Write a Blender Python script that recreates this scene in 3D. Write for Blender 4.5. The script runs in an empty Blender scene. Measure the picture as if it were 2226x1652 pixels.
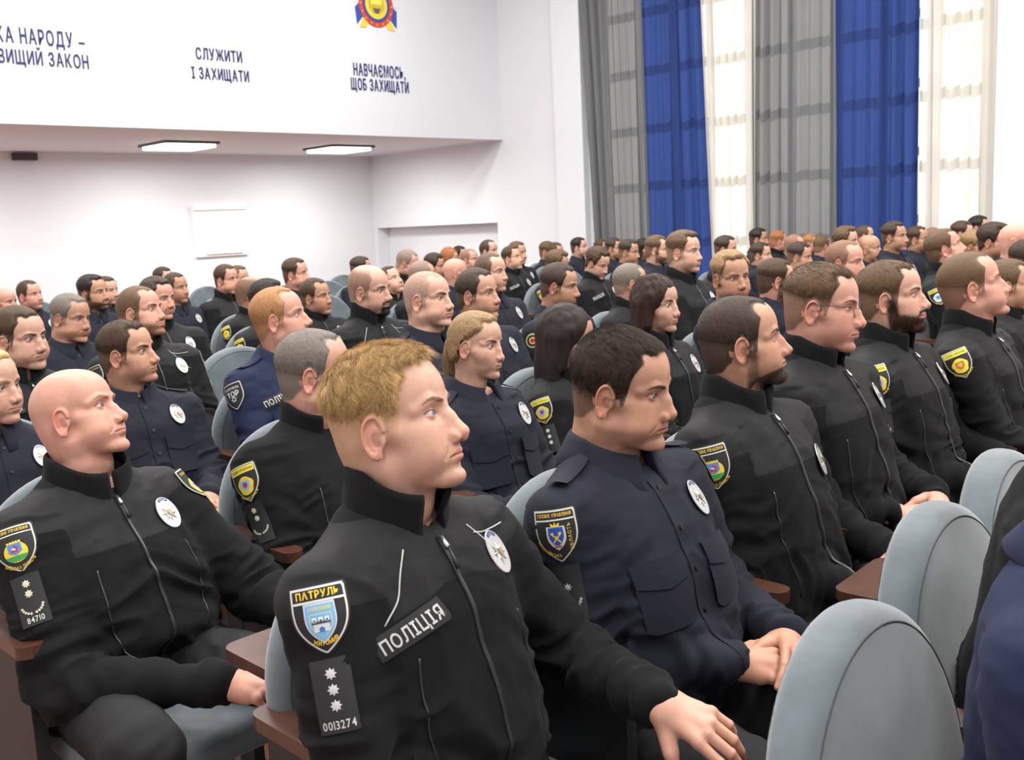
import bpy, math, random
import numpy as np
from mathutils import Vector, Matrix
from mathutils.bvhtree import BVHTree
COL = bpy.context.scene.collection
# ------------------------------------------------------------------ camera, world, exposure, lights
sc=bpy.context.scene
CX,CY,FPX=1113.,826.,2178.
_Y=np.array([2187,449,-2178.]);_Y/=np.linalg.norm(_Y)
_X=np.array([2218,-242,2178.]);_X-=_Y*(_X@_Y);_X/=np.linalg.norm(_X)
_Z=np.cross(_X,_Y); RW=np.stack([_X,_Y,_Z])        # camera -> world
CAMZ=1.5
cd=bpy.data.cameras.new('camera'); cam=bpy.data.objects.new('camera',cd); COL.objects.link(cam); sc.camera=cam
cd.sensor_width=36; cd.sensor_fit='HORIZONTAL'; cd.lens=FPX/2226*36; cd.clip_start=.05; cd.clip_end=200
_m=Matrix.Identity(4)
for i in range(3):
    for j in range(3): _m[i][j]=RW[i][j]
_m[2][3]=CAMZ; cam.matrix_world=_m
cd.dof.use_dof=True; cd.dof.focus_distance=2.3; cd.dof.aperture_fstop=9.0
def ray(px,py): return RW@np.array([px-CX,-(py-CY),-FPX])/FPX
def on_x(px,py,X): r=ray(px,py); return r*(X/r[0])+np.array([0,0,CAMZ])
def on_y(px,py,Y): r=ray(px,py); return r*(Y/r[1])+np.array([0,0,CAMZ])
def on_z(px,py,Z): r=ray(px,py); return r*((Z-CAMZ)/r[2])+np.array([0,0,CAMZ])
sc.view_settings.view_transform='Standard'; sc.view_settings.look='None'; sc.view_settings.gamma=1; sc.view_settings.exposure=-.43; sc.view_settings.use_curve_mapping=False
world=bpy.data.worlds.new('world'); sc.world=world; world.use_nodes=True
nt=world.node_tree; bg=nt.nodes['Background']; sky=nt.nodes.new('ShaderNodeTexSky'); sky.sky_type='NISHITA'; sky.sun_elevation=math.radians(38); sky.sun_rotation=math.radians(20); sky.sun_disc=False
nt.links.new(sky.outputs[0],bg.inputs[0]); bg.inputs[1].default_value=.25
sun=bpy.data.lights.new('sun','SUN'); sun.energy=7.5; sun.angle=.009; sun.color=(1,.93,.82); so=bpy.data.objects.new('sun',sun); COL.objects.link(so)
so.rotation_euler=Vector((-.32,1.,.55)).to_track_quat('Z','Y').to_euler()
def area(name,loc,size,energy,target=None,color=(1,.985,.965),sy=None):
    l=bpy.data.lights.new(name,'AREA'); l.shape='RECTANGLE'; l.size=size; l.size_y=sy or size; l.energy=energy; l.color=color
    o=bpy.data.objects.new(name,l); COL.objects.link(o); o.location=loc
    if target is not None: o.rotation_euler=(Vector(loc)-Vector(target)).to_track_quat('Z','Y').to_euler()
    return o
for _i,_x in enumerate((-9.4,-6.2,-3.0,.2,3.0)):
    for _j,_y in enumerate((.5,4.2,8.2)):
        area('ceiling_panel_light',(_x,_y,6.38),1.2,190.)
# ------------------------------------------------------------------ mesh helpers
F32 = np.float32
def link(o, parent=None):
    COL.objects.link(o)
    if parent is not None: o.parent = parent
    return o
def make_mesh(name, V, polys, mats=(), cols=None, mi=None, smooth=True, colname='Col'):
    """polys: list of int arrays (n,k); cols per vertex rgb"""
    if not isinstance(polys, (list, tuple)): polys = [polys]
    polys = [np.asarray(p, dtype=np.int32) for p in polys if len(p)]
    me = bpy.data.meshes.new(name)
    V = np.asarray(V, dtype=F32)
    me.vertices.add(len(V)); me.vertices.foreach_set('co', V.ravel())
    li = np.concatenate([p.ravel() for p in polys])
    me.loops.add(len(li)); me.loops.foreach_set('vertex_index', li)
    tot = np.concatenate([np.full(len(p), p.shape[1], dtype=np.int32) for p in polys])
    st = np.concatenate([[0], np.cumsum(tot)[:-1]]).astype(np.int32)
    me.polygons.add(len(tot)); me.polygons.foreach_set('loop_start', st)
    me.polygons.foreach_set('use_smooth', np.full(len(tot), smooth, dtype=bool))
    if mi is not None: me.polygons.foreach_set('material_index', np.asarray(mi, dtype=np.int32))
    for m in mats: me.materials.append(m)
    if cols is not None:
        a = me.attributes.new(colname, 'FLOAT_COLOR', 'POINT')
        c = np.ones((len(V), 4), dtype=F32); c[:, :3] = cols
        a.data.foreach_set('color', c.ravel())
    me.update(calc_edges=True); me.validate()
    return me
def mesh_obj(name, me, parent=None):
    return link(bpy.data.objects.new(name, me), parent)
class MB:
    """collects pieces into ONE mesh"""
    def __init__(s): s.V=[]; s.P={}; s.M={}; s.C=[]; s.n=0
    def add(s, V, polys, mi=0, col=(1,1,1)):
        V=np.asarray(V,dtype=float)
        if not isinstance(polys,(list,tuple)) : polys=[polys]
        for p in polys:
            p=np.asarray(p,dtype=np.int32)
            if len(p)==0: continue
            k=p.shape[1]; s.P.setdefault(k,[]).append(p+s.n)
            s.M.setdefault(k,[]).append(np.full(len(p),mi,dtype=np.int32) if np.isscalar(mi) else mi)
        s.V.append(V); s.n+=len(V)
        c=np.asarray(col,dtype=float)
        s.C.append(np.broadcast_to(c,(len(V),3)) if c.ndim==1 else c)
    def mesh(s,name,mats,smooth=True,xf=None,colors=False):
        V=np.concatenate(s.V)
        if xf is not None: V=xf(V)
        ks=sorted(s.P)
        return make_mesh(name,V,[np.concatenate(s.P[k]) for k in ks],mats,np.concatenate(s.C) if colors else None,
                         np.concatenate([np.concatenate(s.M[k]) for k in ks]),smooth)
    def build(s,name,mats,parent=None,smooth=True,xf=None,colors=False):
        return mesh_obj(name,s.mesh(name,mats,smooth,xf,colors),parent)
BOXQ=np.array([[0,1,3,2],[4,6,7,5],[0,4,5,1],[2,3,7,6],[0,2,6,4],[1,5,7,3]])
def box(lo,hi):
    lo=np.array(lo,float);hi=np.array(hi,float)
    V=np.array([[ (lo,hi)[a][0],(lo,hi)[b][1],(lo,hi)[c][2]] for a in(0,1) for b in(0,1) for c in(0,1)])
    return V,BOXQ
def tube(path,r,n=8,cap=True,flat=None):
    path=np.asarray(path,float); m=len(path); r=np.broadcast_to(np.asarray(r,float),(m,))
    t=np.gradient(path,axis=0); t/=np.linalg.norm(t,axis=1)[:,None]+1e-12
    up=np.array([0,0,1.]) if abs(t[0][2])<.9 else np.array([1.,0,0])
    V=[]; u=np.cross(t[0],up); u/=np.linalg.norm(u)
    for i in range(m):
        u=u-t[i]*(u@t[i]); u/=np.linalg.norm(u)+1e-12
        v=np.cross(t[i],u); a=np.arange(n)/n*2*math.pi
        V.append(path[i]+r[i]*(np.cos(a)[:,None]*u+np.sin(a)[:,None]*v))
    V=np.concatenate(V)
    i=np.arange(m-1)[:,None]*n; j=np.arange(n)[None,:]; k=(j+1)%n
    Q=np.stack([i+j,i+k,i+n+k,i+n+j],-1).reshape(-1,4)
    P=[Q]
    if cap: P+= [np.arange(n)[::-1][None,:], (np.arange(n)+(m-1)*n)[None,:]]
    return V,P
def sstep(a,b,x):
    t=np.clip((x-a)/(b-a+1e-12),0,1); return t*t*(3-2*t)
_rs=np.random.RandomState(7); _T=_rs.rand(4096).astype(F32)
def vnoise(P,seed=0):
    """value noise in -1..1, (N,3)"""
    P=np.asarray(P); I=np.floor(P).astype(np.int64); f=(P-I); f=f*f*(3-2*f)
    out=0
    for a in (0,1):
        for b in (0,1):
            for c in (0,1):
                h=((I[:,0]+a)*73856093 ^ (I[:,1]+b)*19349663 ^ (I[:,2]+c)*83492791 ^ (seed*2654435)) 
                h=(h^(h>>13))&4095
                w=(f[:,0] if a else 1-f[:,0])*(f[:,1] if b else 1-f[:,1])*(f[:,2] if c else 1-f[:,2])
                out=out+_T[h]*w
    return out*2-1
def fbm(P,seed=0,o=3):
    s=0;a=1;t=0
    for i in range(o): s=s+a*vnoise(P*(2**i)+i*17.3,seed+i*31); t+=a; a*=.5
    return s/t
# ------------------------------------------------------------------ implicit surfaces
def smin(a,b,k):
    h=np.clip(.5+.5*(b-a)/k,0,1); return b+(a-b)*h-k*h*(1-h)
def smax(a,b,k): return -smin(-a,-b,k)
def ell(P,c,r):
    q=(P-np.array(c,F32))/np.array(r,F32); k=np.sqrt((q*q).sum(1))+1e-9
    g=np.sqrt(((q/np.array(r,F32))**2).sum(1))+1e-9
    return k*(k-1)/g
def cone(P,a,b,ra,rb):
    a=np.array(a,F32); b=np.array(b,F32); d=b-a; l2=float(d@d)+1e-12
    t=np.clip(((P-a)@d)/l2,0,1); return np.linalg.norm(P-a-t[:,None]*d,axis=1)-(ra+(rb-ra)*t)
def polyl(P,pts,rs):
    out=None
    for i in range(len(pts)-1):
        c=cone(P,pts[i],pts[i+1],rs[i],rs[i+1]); out=c if out is None else np.minimum(out,c)
    return out
def surface(f,lo,hi,h,B=4):
    """surface nets of f<0 ; returns V, quads"""
    lo=np.array(lo,float); n=np.ceil((np.array(hi)-lo)/h/B).astype(int)
    cx=[lo[i]+(np.arange(n[i])+.5)*h*B for i in range(3)]
    G=np.stack(np.meshgrid(*cx,indexing='ij'),-1).reshape(-1,3).astype(F32)
    cv=f(G).reshape(n); near=np.abs(cv)<h*B*1.35
    N=n*B; val=np.repeat(np.repeat(np.repeat(np.where(cv>0,1,-1).astype(F32),B,0),B,1),B,2)
    m=np.repeat(np.repeat(np.repeat(near,B,0),B,1),B,2)
    idx=np.argwhere(m); pts=(lo+(idx+.5)*h).astype(F32)
    res=np.empty(len(pts),F32)
    for s in range(0,len(pts),400000): res[s:s+400000]=f(pts[s:s+400000])
    val[m]=res
    S=val<0
    c=S[:-1,:-1,:-1].astype(np.int8)
    for a in (0,1):
        for b in (0,1):
            for d in (0,1):
                if a+b+d: c=c+S[a:S.shape[0]-1+a,b:S.shape[1]-1+b,d:S.shape[2]-1+d]
    act=(c>0)&(c<8); cells=np.argwhere(act)
    vid=np.full(act.shape,-1,np.int32); vid[act]=np.arange(len(cells))
    acc=np.zeros((len(cells),3)); cnt=np.zeros(len(cells))
    corners=[(a,b,d) for a in(0,1) for b in(0,1) for d in(0,1)]
    cvs={k:val[cells[:,0]+k[0],cells[:,1]+k[1],cells[:,2]+k[2]] for k in corners}
    for k in corners:
        for ax in range(3):
            if k[ax]==0:
                k2=list(k);k2[ax]=1;k2=tuple(k2); a=cvs[k];b=cvs[k2]; cr=(a<0)!=(b<0)
                t=np.where(cr,a/(a-b+1e-20),0); t=np.clip(t,0,1)
                p=np.array(k,float)[None,:].repeat(len(cells),0); p[:,ax]=t
                acc[cr]+=p[cr]; cnt[cr]+=1
    V=lo+(cells+acc/cnt[:,None]+.5)*h
    Q=[]
    for ax in range(3):
        b,c2=[i for i in range(3) if i!=ax]
        sl0=[slice(None)]*3; sl1=[slice(None)]*3; sl0[ax]=slice(0,-1); sl1[ax]=slice(1,None)
        s0=S[tuple(sl0)]; s1=S[tuple(sl1)]; ch=s0!=s1
        E=np.argwhere(ch)
        ok=(E[:,b]>0)&(E[:,c2]>0)&(E[:,b]<S.shape[b]-1)&(E[:,c2]<S.shape[c2]-1); E=E[ok]
        def cell(db,dc):
            e=E.copy(); e[:,b]-=db; e[:,c2]-=dc; return vid[e[:,0],e[:,1],e[:,2]]
        q=np.stack([cell(1,1),cell(0,1),cell(0,0),cell(1,0)],1)
        flip=s0[E[:,0],E[:,1],E[:,2]]
        if ax==1: flip=~flip
        q[~flip]=q[~flip][:,::-1]
        Q.append(q)
    Q=np.concatenate(Q); Q=Q[(Q>=0).all(1)]
    return V,Q
def relax(V,Q,it=1,lam=.5):
    n=len(V)
    for _ in range(it):
        S=np.zeros_like(V); c=np.zeros(n)
        for a,b in ((0,1),(1,2),(2,3),(3,0)):
            for i,j in ((a,b),(b,a)):
                for d in range(3): S[:,d]+=np.bincount(Q[:,i],V[Q[:,j],d],n)
                c+=np.bincount(Q[:,i],minlength=n)
        V=V+lam*(S/np.maximum(c,1)[:,None]-V)
    return V
def vnormals(V,Q):
    n=np.cross(V[Q[:,2]]-V[Q[:,0]],V[Q[:,3]]-V[Q[:,1]] if Q.shape[1]==4 else V[Q[:,2]]-V[Q[:,1]])
    N=np.zeros_like(V)
    for k in range(Q.shape[1]):
        for d in range(3): N[:,d]+=np.bincount(Q[:,k],n[:,d],len(V))
    return N/(np.linalg.norm(N,axis=1)[:,None]+1e-12)
def rot(ax,a):
    c,s=math.cos(a),math.sin(a)
    return {'x':np.array([[1,0,0],[0,c,-s],[0,s,c]]),'y':np.array([[c,0,s],[0,1,0],[-s,0,c]]),'z':np.array([[c,-s,0],[s,c,0],[0,0,1]])}[ax]
# ------------------------------------------------------------------ materials
MATS={}
def mat(name,color=(.5,.5,.5),rough=.6,metal=0.,attr=False,bump=None,sheen=0.,spec=.5,sss=0.,var=None,emis=None,coat=0.):
    if name in MATS: return MATS[name]
    m=bpy.data.materials.new(name); m.use_nodes=True; nt=m.node_tree; b=nt.nodes['Principled BSDF']
    b.inputs['Roughness'].default_value=rough; b.inputs['Metallic'].default_value=metal
    b.inputs['Specular IOR Level'].default_value=spec
    b.inputs['Base Color'].default_value=(*color,1)
    src=None
    if attr:
        a=nt.nodes.new('ShaderNodeVertexColor'); a.layer_name='Col'; src=a.outputs['Color']
    tc=nt.nodes.new('ShaderNodeTexCoord')
    if var:
        nz=nt.nodes.new('ShaderNodeTexNoise'); nz.inputs['Scale'].default_value=var[0]; nz.inputs['Detail'].default_value=4
        nt.links.new(tc.outputs['Object'],nz.inputs['Vector'])
        mr=nt.nodes.new('ShaderNodeMapRange'); mr.inputs[1].default_value=.3; mr.inputs[2].default_value=.7; mr.inputs[3].default_value=1-var[1]; mr.inputs[4].default_value=1+var[1]
        nt.links.new(nz.outputs['Fac'],mr.inputs[0])
        mx=nt.nodes.new('ShaderNodeVectorMath'); mx.operation='SCALE'
        if src: nt.links.new(src,mx.inputs[0])
        else: mx.inputs[0].default_value=color
        nt.links.new(mr.outputs[0],mx.inputs['Scale']); src=mx.outputs[0]
    if src: nt.links.new(src,b.inputs['Base Color'])
    if bump:
        nz=nt.nodes.new('ShaderNodeTexNoise'); nz.inputs['Scale'].default_value=bump[0]; nz.inputs['Detail'].default_value=3
        nt.links.new(tc.outputs['Object'],nz.inputs['Vector'])
        bp=nt.nodes.new('ShaderNodeBump'); bp.inputs['Strength'].default_value=bump[1]; bp.inputs['Distance'].default_value=bump[2] if len(bump)>2 else .001
        nt.links.new(nz.outputs['Fac'],bp.inputs['Height']); nt.links.new(bp.outputs[0],b.inputs['Normal'])
    if sheen:
        b.inputs['Sheen Weight'].default_value=sheen; b.inputs['Sheen Roughness'].default_value=.5; b.inputs['Sheen Tint'].default_value=(1,1,1,1)
    if sss:
        b.inputs['Subsurface Weight'].default_value=sss; b.inputs['Subsurface Radius'].default_value=(1,.35,.2); b.inputs['Subsurface Scale'].default_value=.006
    if emis: b.inputs['Emission Color'].default_value=(*emis[0],1); b.inputs['Emission Strength'].default_value=emis[1]
    if coat: b.inputs['Coat Weight'].default_value=coat; b.inputs['Coat Roughness'].default_value=.1
    MATS[name]=m; return m
SKIN=mat('skin',attr=True,rough=.46,spec=.4,sss=.12,bump=(420,.25,.0006))
EYE=mat('eye_surface',attr=True,rough=.08,spec=.6)
HAIR=mat('hair',attr=True,rough=.55,spec=.22,var=(180,.25))
# ------------------------------------------------------------------ the head (x forward, y left, z up, origin between the ears)
EYC=np.array([.0665,.0315,.012])
def almond(Y,Z,up=.0043,lo=.0038):
    y=(Y-.0315)/.0150; z=Z-.012-(.0010*y)
    zu=up*(1-y*y); zl=-lo*(1-y*y)
    return np.maximum(z-zu,zl-z)   # <0 inside
def head_sdf(P,ears=True):
    x,y,z=P[:,0],np.abs(P[:,1]),P[:,2]; Q=np.stack([x,y,z],1)
    f=ell(P,(-.012,0,.044),(.098,.077,.087))
    f=smin(f,ell(P,(-.048,0,-.012),(.052,.058,.055)),.03)
    f=smin(f,ell(P,(.036,0,.052),(.052,.061,.058)),.02)
    f=smin(f,ell(P,(.028,0,-.018),(.060,.060,.072)),.02)
    f=smin(f,ell(P,(.026,0,-.060),(.056,.051,.040)),.02)
    f=smin(f,cone(Q,(.002,.0435,-.056),(.060,.018,-.090),.016,.013),.02)
    f=smin(f,ell(P,(.074,0,-.092),(.019,.021,.017)),.016)
    f=smin(f,cone(Q,(.057,.040,-.016),(.028,.060,-.006),.016,.010),.022)   # cheekbone
    f=smin(f,ell(Q,(.060,.028,-.045),(.022,.022,.024)),.02)                 # cheek / muzzle
    f=smin(f,ell(P,(.078,0,-.056),(.0165,.024,.024)),.014)                  # muzzle
    f=smin(f,cone(P,(-.030,0,-.03),(-.058,0,-.22),.054,.060),.035)            # neck
    f=smin(f,cone(Q,(-.012,.036,-.05),(.000,.018,-.17),.016,.013),.03)       # sternomastoid
    f=smin(f,ell(P,(.016,0,-.125),(.014,.012,.018)),.03)
    f=smin(f,ell(Q,(.040,.040,-.040),(.030,.024,.036)),.02)
    # brow
    f=smin(f,cone(Q,(.080,.012,.027),(.074,.034,.0305),.0090,.0090),.012)
    f=smin(f,cone(Q,(.074,.034,.0305),(.055,.053,.023),.0090,.007),.012)
    # socket
    f=smax(f,-ell(Q,(.092,.032,.011),(.0205,.0195,.0135)),.012)
    f=smax(f,-ell(Q,(.094,.0165,.008),(.012,.007,.016)),.008)
    # nose
    f=smin(f,cone(P,(.0805,0,.020),(.0915,0,.000),.0080,.0085),.011)
    f=smin(f,cone(P,(.0915,0,.000),(.1030,0,-.026),.0080,.0103),.008)
    f=smin(f,ell(P,(.1045,0,-.0285),(.0092,.0108,.0090)),.006)
    f=smin(f,ell(Q,(.0945,.0125,-.0335),(.0115,.0068,.0082)),.0045)
    f=smin(f,cone(P,(.106,0,-.037),(.090,0,-.040),.0042,.0050),.006)
    f=smax(f,-ell(Q,(.1005,.0068,-.0415),(.0062,.0032,.0050)),.003)
    f=smin(f,cone(Q,(.080,.004,.004),(.088,.007,-.028),.009,.0115),.010)
    # lids
    d=np.linalg.norm(Q-EYC.astype(F32),axis=1)
    f=smin(f,d-.0139,.0045)
    crease=np.sqrt((d-.0145)**2+(z-(.0205-.25*np.abs(y-.0315)-18*(y-.0315)**2))**2)-.0010
    f=smax(f,-crease,.0022)
    al=almond(y,z); f=np.maximum(f,-np.maximum(np.maximum(al,d-.022),.070-x+.0))
    # mouth
    yy=np.clip(y,0,.0265); mz=-.0585-.0014*np.cos(yy/.0265*9)*0-.0010*(yy/.0265)**2
    cxm=.0945-.0165*(yy/.0265)**2
    up=np.sqrt((x-(cxm-.0028))**2*.9+((z-(mz+.0040))/1.0)**2+(y-yy)**2)-(.0062-.0042*(yy/.0265)**1.5)
    lw=np.sqrt((x-(cxm-.0042))**2*.9+((z-(mz-.0048))/1.05)**2+(y-yy)**2)-(.0072-.0052*(yy/.0265)**1.5)
    f=smin(f,up,.0050); f=smin(f,lw,.0055)
    yg=np.clip(y,0,.0285); g=np.sqrt((x-(.0985-.0180*(yg/.0265)**2))**2*.25+(z-(-.0583-.0012*(yg/.0265)**2))**2+(y-yg)**2)-.0011
    f=smax(f,-g,.0026)
    f=smax(f,-ell(P,(.0985,0,-.0475),(.0045,.0028,.0055)),.004)                # philtrum
    f=smax(f,-ell(P,(.097,0,-.0765),(.012,.020,.0050)),.010)                   # under lip
    # nasolabial
    nl=cone(Q,(.0965,.0205,-.034),(.0815,.0345,-.060),.0010,.0006); f=smax(f,-nl,.006)
    if ears:
        E=Q-np.array([-.010,.0735,-.001],F32)
        R=(rot('z',math.radians(-19))@rot('y',math.radians(10))).T.astype(F32)   # local: u fwd, w out, v up
        # flare: rear edge outwards
        L=E@R.T; 
        u,w,v=L[:,0],L[:,1],L[:,2]
        u2=u+.10*v*0
        wid=.0175+.10*np.clip(v,-.03,.03)
        k=np.sqrt((u2/wid)**2+(v/.0325)**2)
        disc=np.maximum((k-1)*.0165,np.abs(w-.004)-.0032)
        e=smax((k-1)*.0165,np.abs(w-.004)-.0030,.003)
        ring=np.sqrt(((k-.90)*.0170)**2+(w-.0078)**2)-.0030
        ring=np.where((u>.004)&(v<.008),1.,ring)
        e=smin(e,ring,.002)
        L3=np.stack([u,w,v],1)
        e=smax(e,-ell(L3,(.0045,.0095,-.004),(.0090,.0095,.0135)),.0025)
        k2=np.sqrt((u2/wid)**2+(v/.0325)**2)
        gr=np.sqrt(((k2-.68)*.0165)**2+(w-.0085)**2)-.0030
        gr=np.where((u>.006)|(v<-.015),1.,gr); e=smax(e,-gr,.0025)
        e=smin(e,ell(L3,(.004,.004,-.0285),(.0085,.0035,.0075)),.004)
        e=smin(e,ell(L3,(.0140,.004,-.006),(.0040,.0045,.0070)),.004)
        base=ell(L3,(.006,-.004,-.002),(.010,.010,.020)); e=smin(e,base,.005)
        f=smin(f,e,.005)
    # open bottom of neck
    return f
HEADT={}
def head_template(h):
    if h not in HEADT:
        V,Q=surface(head_sdf,(-.13,-.105,-.225),(.13,.105,.145),h)
        V=relax(V,Q,1,.35)
        HEADT[h]=(V,Q,vnormals(V,Q))
    return HEADT[h]
def xz(x,xs,zs): return np.interp(x,xs,zs)
def hair_field(T,hp,soft=0):
    """0..1 hair density on template points"""
    x,y,z=T[:,0],np.abs(T[:,1]),T[:,2]; rec=hp.get('recede',0.)
    # hairline height as function of x (front to back)
    zb=xz(x,[-.12,-.095,-.06,-.035,-.022,-.006,.004,.016,.030,.036,.046,.062,.075,.090],
            [-.060,-.062,-.050,-.026,-.002,.034,.028,-.012,-.008,.024,.058,.083+rec*.012,.097+rec*.018,.102+rec*.02])
    zb=zb+vnoise(T*90,3)*.003
    if hp.get('noburn'): zb=np.where((x>-.004)&(x<.05),np.maximum(zb,np.interp(x,[-.004,.004,.05],[.0,.034,.064])),zb)
    m=sstep(-.004,.006,z-zb) if not soft else sstep(-.002,.024,z-zb)
    # receding temples
    tr=hp.get('temple',.3)
    a=np.sqrt(((x-.072)/.045)**2+((y-.046)/.024)**2+((z-.088)/.040)**2)
    m=m*(sstep(.55*tr+.25,.55*tr+.5,a) if not soft else sstep(.55*tr+.30,.55*tr+.95,a))
    if hp.get('bald'):
        b=hp['bald']  # 0..1 horseshoe
        top=.135-.085*b; m=m*(1-.97*sstep(top-.012,top+.016,z-.18*np.clip(-x-.06,0,1)+(x)*.15))
    m=m*sstep(-.110,-.098,-(x-.0))*1.0
    earm=(ell(T.astype(F32),(-.012,0,.044),(.098,.077,.087))>.0045)&(np.abs(y)>.068)&(((x+.008)/.030)**2+((z+.0)/.042)**2<1); m=np.where(earm,0,m)
    m=np.where(x>.085,m*sstep(.094,.100 if not soft else .112,z),m)
    return m
def fade_field(T,hp):
    z=T[:,2]; f0=hp.get('fade',(-.05,.03)); return sstep(f0[0],f0[1],z-.25*np.clip(-T[:,0]-.03,0,.1))
def beard_field(T,kind):
    x,y,z=T[:,0],np.abs(T[:,1]),T[:,2]
    mz=-.0585
    lips=np.sqrt((y/.026)**2+((z-mz)/.0105)**2)
    m=sstep(1.0,1.25,lips)*(x>-.02)
    jaw=sstep(-.020,.034,x+.18*(z+.03))*sstep(-.035-.0,-.052,z+.35*np.clip(x-.045,0,.1)*(y>.02)) 
    side=sstep(.024,.008,np.abs(x-.012))*sstep(.025,.0,z)*(y>.05)   # sideburn
    chin=sstep(-.066,-.076,z)*(y<.035)*(x>.05)
    mous=sstep(-.0405,-.0435,z)*(z>mz)*(y<.032)*(x>.075)
    under=1-sstep(-.112,-.128,z+.30*(x-.04))*1.0
    full=np.clip(jaw*sstep(-.022,-.040,z)+side,0,1)
    full=np.maximum(full,np.maximum(chin,mous))
    gt=np.maximum(mous,np.maximum(sstep(.035,.028,y)*sstep(-.06,-.066,z)*(x>.05),0))
    if kind=='goatee': r=gt
    elif kind=='mustache': r=mous
    elif kind=='chinstrap':
        r=np.clip(full*sstep(-.070,-.080,z+.25*np.clip(.03-x,-.03,.05)),0,1); r=np.maximum(r,side*.6)
    else: r=full
    return np.clip(r*m*under,0,1)
def lerp(a,b,t): return a+(b-a)*t[:,None]
def skin_colors(T,sp,fine=True):
    """albedo by place on template coords"""
    x,y,z=T[:,0],np.abs(T[:,1]),T[:,2]; N=len(T)
    base=np.array(sp.get('skin',(.62,.36,.26)))
    c=np.tile(base,(N,1))
    red=base*np.array([1.02,.74,.70])
    def g(cx,cy,cz,r): return np.exp(-(((x-cx)**2+(y-cy)**2+(z-cz)**2)/r**2))
    rr=.55*g(.106,0,-.030,.016)+.40*g(.070,.040,-.028,.022)*1+.6*(y>.078)*(z<.04)*(x<.02)*(z>-.045)+.18*g(.085,0,-.090,.02)
    rr=np.clip(rr*sp.get('ruddy',1.),0,1); c=lerp(c,red,rr)
    c=c*(1+.05*vnoise(T*60,5)+.05*vnoise(T*160,9))[:,None]
    # lips
    l=np.sqrt((y/.0255)**2+((z+.0590)/(.0088*(1-.25*(y/.0255)**2)))**2)
    lipc=np.array(sp.get('lip',base*np.array([.88,.55,.55])))
    c=lerp(c,lipc,sstep(1.10,.86,l)*(x>.070)*sp.get('lipk',.75))
    g0=(np.abs(z+.0583+.0012*(y/.0265)**2)<.0014)&(y<.027)&(x>.07); c[g0]*=.45
    # stubble
    st=sp.get('stubble',.25); hc=np.array(sp.get('hair',(.06,.04,.025)))
    bf=beard_field(T,'full'); c=lerp(c,c*.55+hc*.25,bf*st)
    if sp.get('beard'):
        c=lerp(c,np.array(sp.get('beardc',hc)),np.clip(beard_field(T,sp['beard'])*(.8+.25*_T[(np.arange(N)*7919)%4096]),0,1)*sp.get('bd',.92))
    # brows
    bw=sp.get('browc',hc*.55+base*.05)
    yb=np.clip(y,.011,.052); zc=np.interp(yb,[.011,.022,.036,.046,.053],[.0270,.0300,.0335,.0325,.0270]); th=np.interp(yb,[.011,.02,.04,.053],[.0030,.0045,.0036,.0012])*sp.get('browt',1.)
    d=np.sqrt((y-yb)**2+(z-zc)**2)/th
    c=lerp(c,np.array(bw),sstep(1.25,.6,d)*(x>.04)*sp.get('browk',.95)*(.85+.25*vnoise(T*500,2)))
    # lash line
    al=almond(y,z); e=(x>.06)&(np.abs(y-.0315)<.018)
    c=lerp(c,np.array([.05,.03,.022]),e*sstep(.0016,.0004,np.abs(al-.0002))*np.where(z>.012,.9,.35)*sp.get('lash',1))
    c=lerp(c,red*.8,e*sstep(.008,.002,al)*(al>.0012)*.30)
    # nostril
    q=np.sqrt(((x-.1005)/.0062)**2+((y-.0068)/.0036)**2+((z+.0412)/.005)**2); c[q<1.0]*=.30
    eh=np.sqrt(((x+.004)/.010)**2+((z+.006)/.013)**2); c=lerp(c,red*.62,sstep(1.1,.5,eh)*(y>.070)*(y<.083)*.6)
    if sp.get('hp'):
        hf=hair_field(T,sp['hp']); fd=fade_field(T,sp['hp']); den=sp['hp'].get('den',1.)
        k=hf*(sp['hp'].get('side',.35)+(1-sp['hp'].get('side',.35))*fd)*den
        k=1-(1-np.clip(k,0,1))**2.8; k=np.clip(k*(.92+.14*_T[(np.arange(N)*7919)%4096]),0,1)
        c=lerp(c,hc,k*.99)
    return np.clip(c,.003,1)
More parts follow.
